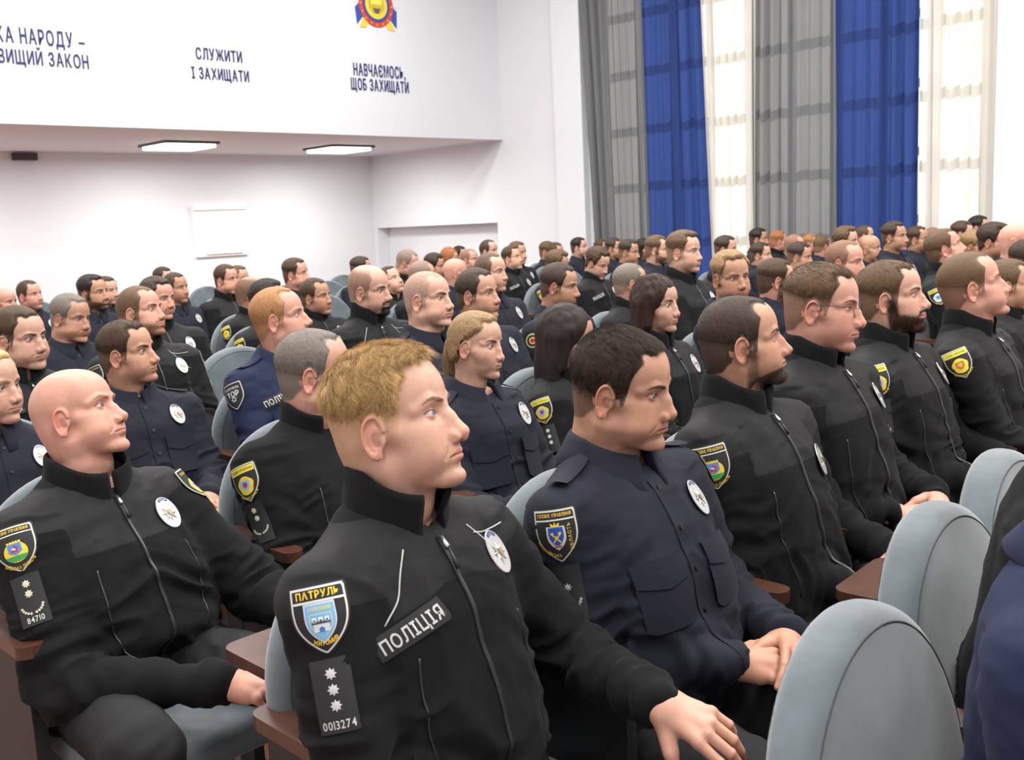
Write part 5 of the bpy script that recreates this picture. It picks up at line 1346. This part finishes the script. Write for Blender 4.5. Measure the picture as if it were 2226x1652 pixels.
# ---- nearest row
L_+=[P('blond',872,920,335,-1.25,(25,13,-5),H('fade','blond',n=30000,len=.022,stretch=1.7,comb='side',mess=1.6,lift=.7,quiff=.30,fade=(.010,.085),side=.16,hl=1.5,shell=.22,rad=.00028,temple=.25),'fair','fair-haired man in black fleece nearest the camera, number 0013274 on sleeve',
    dict(seed=1,nose=.35,chin=.2,frown=.35,long=.1,tall=1.03),near=3,wear='fleece',piping=1,chest=1,badge=1,patch='zhytomyr',rank='3',num='0013274',iris=(.12,.19,.27),browc=(.22,.13,.06),stubble=.10,cgap=.30,cflare=1.2,chgt=.090,lean=11,yaw=6,gaze=(5,6),browt=.9,
    wl_w=(-.94,1.24,.71),handl='rest',hdl=(1,.10,-.35),hul=(.25,-.45,.8),wr_=(.24,-.10,.62),pd=.022,pn=1.0,fat=.15,badgeU=.02,badgeV=.012,ruddy=1.1),
 P('navy',1345,835,265,-1.25,(17,-7,3),H('fade','dark',n=26000,len=.012,stretch=1.5,comb='fwd',mess=.5,lift=.7,fade=(-.03,.06),side=.35,shell=.2,hl=1.7,rad=.00026,quiff=.35,temple=.15),'mid','dark-haired man in navy shirt with blue keys emblem on sleeve, right of the nearest man',
    dict(seed=6,fat=.75,nose=.1,lips=.6,frown=.1,jaw=1.04),near=3,wear='shirt',patch='mykolaiv',rank='1w',num='4872',iris=(.10,.09,.07),stubble=.22,lean=14,yaw=0,gaze=(0,-6),wr_w=(-1.0,1.54,.655),wl_w=(-.97,1.70,.665),handr='rest',handl='rest',hdr=(.8,.75,-.15),hur=(.2,-.5,.8),hdl=(.75,-.8,-.1),hul=(.3,.4,.8),fat=.35,patchl='plain',cgap=.25,pd=.012,pn=.6),
 P('blackbeard',1620,742,210,-1.27,(34,8,0),H('short','dark',n=16000,len=.006,stretch=1.3,fade=(.0,.05),side=.75,temple=.9,recede=.6,mess=.3,lift=.9,shell=.3,den=.95),'mid','bearded man with closed eyes in black fleece, wearing a wristwatch',
    dict(seed=12,nose=.6,chin=.3,lips=.6),near=2,wear='fleece',patch='kyiv',closed=1,beard='chinstrap',bn=4500,bl=.006,lean=16,yaw=0,wr_w=(-1.02,2.06,.64),wl_w=(-1.00,2.27,.665),hdr=(.75,.7,-.2),hdl=(.75,-.75,-.25),hul=(.2,.5,.8),watch='l',badgeU=-.05,pn=1.0,pd=.02,fat=.1,browc=(.02,.014,.01)),
 P('glasses',1785,665,195,-1.33,(15,-2,-3),H('fade','lbrown',n=16000,len=.012,stretch=1.5,comb='fwd',quiff=.45,side=.42,fade=(.02,.07),shell=.35),'pink','man with round wire glasses and clasped hands in black fleece',
    dict(seed=22,nose=.3,lips=.8,long=.2),near=2,glasses=1,wear='fleece',lean=15,yaw=-2,wr_w=(-1.12,2.50,.685),wl_w=(-1.08,2.70,.70),handr='lace',handl='lace',hdr=(.72,.85,-.08),hdl=(.60,-.88,-.08),hur=(.1,-.5,.85),hul=(.2,.45,.85),badgeU=-.0,cgap=.28,cflare=.8,iris=(.10,.12,.12)),
 P('beard',1943,645,165,-1.36,(14,7,0),H('fade','lbrown',n=13000,len=.010,stretch=1.4,side=.55,fade=(.01,.06),shell=.35,quiff=.2),'fair','brown-bearded man in black fleece with sleeve number 157441',
    dict(seed=31,nose=.25,lips=.4),near=2,beard='full',bn=9000,bl=.009,beardc=(.045,.025,.014),wear='fleece',patch='vinn',rank='3',num='157441',pn=1.2,pd=.0,lean=15,yaw=0,cgap=.26,cflare=.5,wr_w=(-1.12,3.06,.66),wl_w=(-1.06,3.30,.66)),
 P('fade',2125,622,155,-1.29,(24,15,0),H('buzz','lbrown',n=9000,len=.004,side=.5,temple=1.0,recede=1.0,den=.85,fade=(.0,.06)),'pink','close-shaved fair man looking up, yellow shield patch, far right of nearest row',
    dict(seed=44,nose=.3,fat=.5,frown=.2),near=2,wear='fleece',patch='khers',pd=.01,badge=0,lean=13,yaw=2,cgap=.26,cflare=.4,browc=(.16,.09,.05)),
 P('az',2195,620,115,-1.62,(18,4,0),H('crew','lbrown'),'mid','short-haired man half hidden behind the close-shaved man at the right edge',dict(seed=51,nose=.3),near=1,wear='fleece',patch='zap')]
# ---- second row
L_+=[P('bald',178,903,215,-2.26,(34,17,-8),H('bald','grey'),'pink','bald man in black fleece leaning back, number 84710 on his sleeve',
    dict(seed=3,fat=.8,nose=.35,frown=.45,wide=1.03,brow=.5),near=3,wear='fleece',patch='kyiv',rank='2w',num='84710',fat=.8,lean=7,yaw=12,ho=(-.02,0,.0),ua=.32,fa=.33,iris=(.14,.19,.24),browc=(.30,.17,.10),stubble=.02,cgap=.08,chgt=.072,lipk=.55,browk=.6,
    wr_w=(-1.80,.92,.60),wl_w=(-1.80,1.22,.60),handr='loose',hdr=(.85,.5,-.2),hur=(-.1,-.35,.9),kr_w=(-1.78,.74,.53),kl_w=(-1.75,1.15,.53),pn=1.1,pd=.03,bs=1.05,ruddy=1.35,bw=1.06,sw=.165,patchl='plain',gaze=(4,4)),
 P('greyman',683,808,195,-2.33,(46,2,0),H('crew','grey',n=15000,len=.008,stretch=1.4,temple=.6,recede=.5,side=.6,fade=(-.01,.05),shell=.35,mess=.5,hl=1.4),'pink','heavy grey-haired man in black fleece with sleeve pocket zip, behind the nearest man',
    dict(seed=14,fat=1.,wide=1.03),near=2,wear='fleece',patch='vinn',rank='2w',fat=.6,lean=16,yaw=0,cgap=.30,cflare=1.,yoke=0,bw=1.08,iris=(.14,.18,.20)),
 P('woman1',1035,750,155,-2.33,(14,0,-4),dict(H('mid','dblond',n=14000,len=.006,side=.98,comb='back',fade=(-.06,-.05),slen=.005,temple=.15,mess=.15,lift=.12,stretch=4.,shell=.9,noburn=1),hk='pony'),'fair','young woman with fair ponytail and ear stud in navy shirt',
    dict(seed=61,jaw=.86,wide=.93,lips=.9,nose=-.35,brow=-.9,chin=-.2,fem=1),near=2,wear='shirt',stubble=0,lipk=.9,browc=(.05,.03,.02),browt=.8,lean=14,yaw=0,sw=.160,bw=.86,iris=(.16,.24,.30),hsz_=.95,cgap=.3,lash=1.2,badgeV=.0),
 P('woman2',1228,735,150,-2.36,(30,-6,0),dict(hk='straight',hair=(.020,.014,.011)),'mid','woman with long straight dark hair hiding her face, black fleece',
    dict(seed=62,jaw=.88,wide=.94,brow=-.8,fem=1),near=1,wear='fleece',patch='vinn',rank='3',stubble=0,lean=14,yaw=4,sw=.160,bw=.86),
 P('woman3',1428,660,130,-2.33,(4,0,0),dict(hk='long',hair=HC_['wbrown']),'fair','young woman with wavy shoulder-length dark hair in black fleece',
    dict(seed=63,jaw=.86,wide=.94,lips=.8,nose=-.2,brow=-.9,fem=1),near=2,wear='fleece',stubble=0,lipk=.9,browc=(.03,.02,.015),browt=.8,lean=14,yaw=0,sw=.160,bw=.86,lash=1.2),
 P('ac',1594,600,112,-2.45,(-27,-2,5),H('short','dblond',quiff=.5,len=.013,side=.5,n=9000),'tan','fair-fringed man turning his face towards the camera',dict(seed=70,nose=.2,lips=.7,frown=.3,jaw=1.03),near=1,wear='shirt'),
 P('an',1838,570,98,-2.5,(2,0,0),H('recede','lbrown',den=.4),'pink','balding man behind the man with glasses',dict(seed=71,nose=.3,fat=.2),near=1,wear='fleece'),
 P('as',2063,540,88,-2.36,(24,20,0),H('crew','lbrown',side=.8,den=.8),'pink','reddish-haired man with head tilted back, shield patch on his sleeve',dict(seed=72,fat=.7),near=1,wear='fleece',patch='odesa'),
 P('aw',2160,524,76,-2.6,(-2,-3,0),H('mid','dark',quiff=.5),'tan','young tanned man with dark wavy fringe near the right edge',dict(seed=73,nose=.5,lips=.6),wear='shirt'),
 P('ax',2210,525,80,-2.25,(10,3,0),H('bald','grey'),'pink','bald man at the right edge beside the grey pier',dict(seed=74,fat=.5),wear='shirt'),
 P('ay',2236,565,90,-2.0,(30,0,0),H('crew','dark',side=.8),'tan','dark-haired man cut off by the right edge',dict(seed=75),wear='fleece')]
# ---- third row
L_+=[P('edge',-28,840,170,-3.26,(30,0,0),H('short','blond'),'fair','man in navy shirt cut off by the left edge, oval badge on his chest',dict(seed=80),near=1,wear='shirt',lean=15,fat=.3),
 P('l',277,765,145,-3.37,(36,5,2),H('fade','brown',n=15000,len=.011,stretch=1.4,side=.6,fade=(.0,.06),shell=.35,quiff=.2),'mid','brown-haired man in navy shirt with oval badge, right of the bald man',dict(seed=81,nose=.5,chin=.2,lips=.2),near=2,wear='shirt',stubble=.3,lean=16,iris=(.14,.19,.24)),
 P('q',612,692,140,-3.26,(42,10,0),H('recede','ginger',n=8000,len=.009,side=.8,temple=1.0,recede=1.,den=.6,fade=(-.03,.05)),'pink','red-blond balding man in blue uniform with grey lettered shield patch',dict(seed=82,nose=.35,fat=.3),near=2,wear='blue',patch='tor',stubble=.02,browc=(.30,.16,.08),badge=0,chest=1,lean=13,fat=.3,iris=(.2,.26,.3)),
 P('bb',932,650,128,-3.15,(18,5,-2),H('stub','grey',den=.2),'fair','heavy shaven-headed man in navy shirt, mouth turned down',dict(seed=83,fat=1.,frown=.5,wide=1.04,nose=.2),near=2,wear='shirt',browc=(.03,.025,.02),fat=.8,bw=1.12,browt=1.3),
 P('dd',1040,640,115,-3.38,(14,4,0),H('crew','dark',side=.6),'mid','young man with cropped dark hair behind the ponytailed woman',dict(seed=84,nose=.3,lips=.6),near=1,wear='shirt'),
 P('ll',1212,620,100,-3.42,(24,-6,0),H('crew','dark',side=.6,temple=.4),'tan','dark-browed man looking ahead behind the straight-haired woman',dict(seed=85,nose=.5,brow=.5),near=1,wear='shirt',patch='oval'),
 P('vv',1370,615,88,-3.5,(48,0,0),H('buzz','grey'),'pink','man with shaved pale hair turned away, collar with piping',dict(seed=86),near=1,wear='fleece',badge=0),
 P('xx',1487,548,92,-3.30,(8,2,-2),H('fade','lbrown',quiff=.5,side=.35,len=.013),'fair','tall young man in black fleece sitting upright against the blue curtain',dict(seed=87,nose=.2,lips=.8,jaw=1.03),near=1,wear='fleece'),
 P('af',1687,610,95,-3.05,(40,0,0),H('short','brown',side=.8),'pink','brown-haired man turned away behind the bearded man with closed eyes',dict(seed=88),near=1,wear='shirt',beard='full'),
 P('ap',1946,515,65,-3.42,(-2,4,0),H('short','dark',len=.013),'tan','dark-haired man in black before the right blue curtain',dict(seed=89,nose=.5),wear='shirt'),
 P('at',2092,508,56,-3.5,(10,0,0),H('short','brown'),'fair','brown-haired man seen over the reddish-haired man',dict(seed=90),wear='fleece'),
 P('av',2113,532,58,-3.2,(8,-8,0),H('mid','dblond',quiff=.4),'tan','man with brushed-up fair fringe beside the tanned youth',dict(seed=91),wear='fleece')]
# ---- fourth row
L_+=[P('d',42,732,140,-4.0,(24,-2,3),H('short','brown',side=.7,n=9000),'fair','brown-haired man at the left edge with pale chest lettering on black',dict(seed=92,fat=.7,lips=.4),near=2,wear='fleece',chest=1,stubble=.4,lean=13),
 P('f',306,678,118,-4.22,(34,9,-3),H('buzz','lbrown',temple=.8,n=5000),'pink','man with light beard, badge and pale sleeve insignia',dict(seed=93,fat=.5),near=2,wear='fleece',piping=1,beard='full',beardc=(.20,.10,.05),bd=.6,bn=4000,patch='plain',patchl='plain',rankl='pale',rank='pale',lean=15,fat=.3),
 P('t',802,628,112,-3.9,(22,-2,4),H('stub','dark',den=.25,bald=.4),'fair','bald man with dark goatee in black fleece with chest lettering',dict(seed=94,fat=.3,nose=.4),near=2,wear='fleece',piping=1,chest=1,badge=0,patch='odesa',rank='2w',beard='goatee',bn=3000,bl=.010,beardc=(.02,.017,.015),browc=(.03,.02,.015),chgt=.095,cgap=.12),
 P('ee',1068,592,86,-4.3,(14,2,0),H('recede','dark',den=.5),'fair','older man with high forehead and phone clip at the shoulder',dict(seed=95,long=.3),near=1,wear='shirt'),
 P('ai',1737,558,64,-4.19,(12,-4,0),H('short','dark',side=.4),'mid','dark-haired man seen between the staring man and the man with glasses',dict(seed=96),wear='shirt'),
 P('al',1840,525,62,-4.1,(6,2,0),H('mid','lbrown',quiff=.5),'fair','brown-haired man just left of the right blue curtain',dict(seed=97),wear='fleece'),
 P('ao',1890,541,62,-3.95,(10,3,0),H('bald','grey'),'tan','tanned bald man before the right blue curtain',dict(seed=98,nose=.4),wear='shirt'),
 P('aq',1996,521,58,-4.0,(4,4,0),H('short','brown',temple=.8),'tan','thin brown-haired man beside the dark-haired man at the blue curtain',dict(seed=99,nose=.4,wide=.95),wear='shirt'),
 P('au',2128,495,52,-3.9,(5,0,0),H('short','black'),'fair','black-haired man highest at the cream curtain on the right',dict(seed=100),wear='shirt')]
# ---- fifth row
L_+=[P('c',147,690,105,-5.12,(26,-6,-3),H('crew','grey',side=.7),'tan','grey-haired man with double chin looking down, left part',dict(seed=101,fat=1.,frown=.3),near=1,wear='shirt',fat=.6),
 P('g',340,648,90,-5.0,(20,-2,0),H('short','dark'),'pink','dark-haired man with thin moustache behind the light-bearded man',dict(seed=102,fat=.4),near=1,wear='fleece',beard='mustache',bd=.7,patch='plain'),
 P('p',583,655,95,-5.1,(50,2,0),H('mid','black',side=.6,len=.010),'pink','black-haired man turned away behind the red-blond man',dict(seed=103),near=1,wear='fleece',patch='khers',piping=1),
 P('s',688,645,82,-5.4,(18,3,3),H('crew','brown',temple=.9),'tan','slim man with receding brown hair and slight smile',dict(seed=104,wide=.96,long=.3),near=1,wear='fleece',badge=0),
 P('x',915,600,70,-5.6,(60,-4,0),H('stub','grey',den=.4),'pink','shaven man turned away between the goateed man and the heavy man',dict(seed=105),wear='fleece'),
 P('qq',1294,568,66,-5.12,(2,-22,0),H('mid','brown'),'fair','man with moustache bowing his head in piped black fleece',dict(seed=106),near=1,wear='fleece',piping=1,chest=1,beard='mustache'),
 P('yy',1428,543,62,-5.12,(24,0,0),H('short','lbrown',temple=.8),'fair','bearded brown-haired man before the left blue curtain',dict(seed=107),wear='shirt',beard='full'),
 P('ab',1578,542,60,-5.0,(15,0,0),H('short','dark'),'pink','dark-haired man before the narrow cream curtain',dict(seed=108),wear='shirt'),
 P('ae',1654,555,56,-5.12,(14,2,0),H('short','dark'),'fair','dark-haired man before the lit grey curtain, lower of two',dict(seed=109,nose=.3),wear='shirt'),
 P('ah',1727,535,52,-5.12,(20,0,0),H('stub','lbrown'),'pink','balding man before the lit grey curtain',dict(seed=110),wear='shirt'),
 P('ak',1788,535,48,-5.2,(60,0,0),H('buzz','lbrown'),'pink','cropped man turned away beside the blue curtain edge',dict(seed=111),wear='shirt'),
 P('am',1880,512,44,-4.9,(20,0,0),H('recede','brown'),'fair','man with high hairline peeping over the tanned bald man',dict(seed=112),wear='shirt'),
 P('ar',2028,515,42,-4.6,(30,0,0),H('stub','lbrown'),'pink','shaven man behind the reddish-haired man tilting back',dict(seed=113),wear='shirt')]
# ---- further rows
L_+=[P('o',545,640,80,-6.0,(58,0,0),H('stub','brown',den=.35,bald=.3),'tan','tanned balding man turned away in piped black fleece',dict(seed=114),near=1,wear='fleece',patch='khers'),
 P('v',855,612,66,-6.35,(8,22,4),H('short','brown'),'fair','man tilting his head far back beside the goateed man',dict(seed=115,lips=.6),wear='fleece',badge=0),
 P('cc',990,592,62,-6.15,(50,0,0),H('bald','lbrown'),'pink','smooth bald man turned away above the cropped young man',dict(seed=116),wear='shirt'),
 P('mm',1208,575,62,-5.8,(26,-10,0),H('mid','lbrown',quiff=.3),'tan','brown-haired man with fringe bending forward',dict(seed=117),wear='shirt',patch='khers'),
 P('tt',1366,548,55,-6.0,(14,-3,0),H('fade','dark',side=.3),'tan','man with flat-top crop before the left grey curtain',dict(seed=118,nose=.4),wear='shirt'),
 P('ad',1649,520,48,-6.05,(16,0,0),H('short','black'),'tan','black-haired man before the lit grey curtain, upper of two',dict(seed=119,fat=.5),wear='shirt'),
 P('ag',1692,525,46,-6.05,(40,0,0),H('fade','red'),'pink','red-haired cropped man before the lit grey curtain',dict(seed=120),wear='fleece'),
 P('aj',1762,530,42,-6.0,(10,0,0),H('short','ginger'),'pink','ginger-haired man low before the lit grey curtain',dict(seed=121),wear='shirt'),
 P('e',203,637,80,-6.9,(26,3,3),H('fade','black',len=.013,n=5000),'tan','black-haired man with full dark beard in the left part',dict(seed=122,nose=.2),near=1,wear='shirt',beard='full'),
 P('h',383,626,68,-7.0,(18,2,2),H('crew','brown'),'tan','slim brown-haired man with badge near the empty seats',dict(seed=123,wide=.95,long=.2),near=1,wear='shirt'),
 P('j',492,607,66,-6.98,(20,0,2),H('crew','brown'),'pink','stout man with cropped hair in black beside empty seats',dict(seed=124,fat=.8),near=1,wear='fleece',badge=0,fat=.6),
 P('r',643,595,68,-6.8,(30,2,3),H('short','brown',temple=.6),'pink','brown-haired man in dark jacket highest before the white wall',dict(seed=125,fat=.6),near=1,wear='shirt',badge=0),
 P('w',880,570,60,-6.9,(30,-18,0),H('buzz','grey',den=.5),'pink','shaven man looking down under the wall recess',dict(seed=126,fat=.3),wear='fleece'),
 P('hh',1115,562,54,-6.85,(12,10,0),H('fade','brown',side=.4),'fair','man in piped black fleece with raised chin',dict(seed=127,fat=.2),wear='fleece',piping=1,chest=1),
 P('ss',1334,540,46,-7.1,(14,0,0),H('short','dark'),'tan','grey-templed man before the left grey curtain',dict(seed=128),wear='shirt'),
 P('zz',1400,540,45,-6.98,(0,0,0),dict(hk='long',hair=HC_['black']),'tan','woman with black hair before the left blue curtain',dict(seed=129,jaw=.88,brow=-.8,fem=1),wear='shirt',stubble=0),
 P('b',65,641,66,-8.1,(24,3,3),H('buzz','dark'),'pink','young man with shaved head at the left by the white wall',dict(seed=130,lips=.5),wear='shirt'),
 P('u',784,585,55,-7.8,(50,0,0),H('short','dark'),'mid','dark-haired man with only the crown showing beside empty seats',dict(seed=131),wear='shirt'),
 P('y',942,577,52,-7.75,(30,-8,0),H('mid','dark'),'mid','dark-haired man in the rear left of the red-haired woman',dict(seed=132),wear='shirt'),
 P('ff',1022,565,50,-7.75,(14,4,0),H('stub','lbrown'),'pink','shaven fair man in the rear rows under the recess edge',dict(seed=133),wear='shirt'),
 P('gg',1063,546,50,-7.9,(16,2,0),H('recede','dark',den=.7),'fair','dark man with receding temples in front of the gallery corner',dict(seed=134,fat=.4),wear='shirt'),
 P('ii',1125,550,50,-7.5,(10,0,0),H('short','lbrown'),'mid','brown-haired man behind the man with raised chin',dict(seed=135),wear='fleece'),
 P('oo',1208,550,46,-7.85,(12,0,0),H('crew','brown'),'tan','cropped man behind the man bending forward, right of a fair one',dict(seed=136),wear='shirt'),
 P('pp',1259,538,44,-8.0,(20,2,0),H('short','black',len=.009),'fair','pale man with black hair sitting apart before the white wall',dict(seed=137),wear='shirt'),
 P('e2',232,632,62,-8.4,(20,0,2),H('short','brown'),'fair','man mostly hidden by the black-bearded man',dict(seed=138),wear='shirt'),
 P('a',10,655,62,-8.8,(24,-4,2),H('bald','lbrown'),'pink','bald man at the left edge with only the forehead showing',dict(seed=139),wear='shirt'),
 P('i',355,608,55,-8.9,(20,0,0),H('short','dark'),'fair','man whose crown shows behind the slim brown-haired man',dict(seed=140),wear='shirt'),
 P('k',519,605,55,-8.6,(20,0,0),H('short','lbrown'),'fair','man hidden behind the stout cropped man',dict(seed=141),wear='shirt'),
 P('z',976,562,50,-8.5,(20,-6,0),dict(hk='bob',hair=HC_['red']),'fair','woman with short copper-red hair in the rear rows',dict(seed=142,jaw=.88,fem=1),wear='shirt',stubble=0),
 P('nn',1190,547,45,-8.6,(16,0,0),H('short','lbrown'),'tan','fair cropped man left of the cropped one in the rear',dict(seed=143),wear='shirt'),
 P('jj',999,556,42,-9.2,(16,0,0),H('short','black'),'mid','black-haired man rearmost, right of the red-haired woman',dict(seed=144),wear='shirt'),
 P('rr',1308,541,42,-8.0,(10,0,0),H('short','brown'),'tan','brown-haired man behind the man bowing his head',dict(seed=145),wear='shirt')]
HEADX={}
STD=joints({})
def place(sp):
    near=sp['near']; D=FPX*.24/sp['s']; r=ray(sp['px'],sp['py']); t=sp['X']/r[0]; p=r*t+np.array([0,0,CAMZ]); q=t/D
    fem=sp['w'].get('fem'); sp['hsz']=float(np.clip(q,.93,1.07))*(.95 if fem else 1.)
    yaw=sp.get('yaw',0); c,s_=math.cos(math.radians(yaw)),math.sin(math.radians(yaw)); Rz=rot('z',math.radians(yaw))
    hc=.0125*sp['hsz']
    if near>=2:
        lean=math.radians(sp.get('lean',14)); zt=p[2]-hc; sp['L']=(zt-.150-.53)/math.cos(lean)
        J=joints(sp); h=Rz@J['head']; x,y=p[0]-h[0],p[1]-h[1]
        for a in('wr','wl','kr','kl'):
            if a+'_w' in sp: sp[a]=tuple(Rz.T@(np.array(sp[a+'_w'])-np.array([x,y,0])))
        if 'wr_' in sp: sp['wr']=sp['wr_']
        return x,y,yaw,1.,3
    z=(p[2])/(STD['head'][2]+.0125); sp['hsz']/=z
    h=Rz@STD['head']*z; return p[0]-h[0],p[1]-h[1],yaw,z,near
import os
ONLY=None
if os.environ.get('ONLY'): ONLY=set(os.environ['ONLY'].split(','))
CLO=('closed',)
for sp in L_:
    if ONLY and sp['n'] not in ONLY: continue
    x,y,yaw,z,near=place(sp); full=sp['near']>=2
    hres=.0016 if sp['near']>=3 else .0019 if sp['near']==2 else .0027 if sp['near']==1 else .0036
    add_person(sp['n'],sp,x,y,yaw,z,sp['label'],near=full,hres=hres)
    HEADX[sp['n']]=(x,y)
    who=' '.join(sp['label'].split(',')[0].split()[:10])
    add_seat(x-(.025 if sp['n']!='bald' else -.02),y+(.09 if sp['n']=='blond' else .035),0,'grey seat under the '+who,tablet=(-.09 if sp['n']=='blond' else False))
# ------------------------------------------------------------------ empty seats and the people cut off at the lower right
add_seat(-.345,1.245,4,'grey velvet seat with domed back and curved seam, nearest the camera at the bottom right')
def front_person(n,label,x,y,yaw,**k):
    sp=dict(n=n,skin=SK['mid'],w=dict(seed=hash_(n)%90),rot=(0,0,0),near=2,label=label); sp.update(H('short','dark')); sp.update(k)
    add_person(n,sp,x,y,yaw,1.,label,near=True,hres=.0036)
if not ONLY or 'front' in ONLY:
    front_person('frontblack','person in black jacket at the right edge, head out of frame, against a domed seat',-.53,1.72,2,wear='fleece',yoke=0,lean=-9,badge=0,L=.54)
    add_seat(-.45,1.785,3,'grey velvet seat behind the back of the person in black at the right edge',tablet=.20)
    front_person('frontblue','person in blue uniform bent forward at the bottom right corner, head out of frame',-.37,1.33,0,wear='blue',lean=-4,badge=0,L=.52)
    add_seat(-.50,2.26,3,'grey velvet seat of the front row farthest to the right, its rim just in view',tablet=.20)
# empty seats in the rear of the hall
EMPTY=[(-6.98,4.95),(-6.98,5.5),(-6.05,4.05),(-7.91,3.35),(-7.91,3.95),(-7.91,4.5),(-7.91,5.1),(-8.84,3.3),(-8.84,5.7),(-8.84,6.3),(-8.84,6.9),(-7.91,6.35),(-9.8,3.6),(-9.8,4.2),(-9.8,4.8),(-9.8,5.4),(-9.8,6.0),(-9.8,6.6),(-9.8,7.2),(-5.12,2.55+.0),(-6.98,6.3),(-6.05,6.1),(-4.19,2.5),(-6.98,7.65),(-6.98,8.1)]
USED=set()
if not ONLY:
    placed=[tuple(v) for v in HEADX.values()]
    for i,(x,y) in enumerate(EMPTY):
        if min(math.hypot(x-a,(y-b)) for a,b in placed)<.50: continue
        px=RW.T@np.array([x,y,.95-CAMZ]); u=CX+FPX*px[0]/-px[2]
        for near_ in sorted(HEADX,key=lambda k:(HEADX[k][0]-x)**2*1.5+(HEADX[k][1]-y)**2):
            who=[q['label'] for q in L_ if q['n']==near_][0].split(',')[0]; side='left' if HEADX[near_][1]>y else 'right'
            row='in front' if HEADX[near_][0]<x-.4 else ('behind' if HEADX[near_][0]>x+.4 else 'beside')
            lab='empty seat %s and %s of the %s'%(row,side,' '.join(who.split()[:8]))
            if lab not in USED and len(lab.split())<=16: break
        USED.add(lab)
        add_seat(x+.05,y,0,lab,group='empty grey seats in the rear of the hall'); placed.append((x,y))
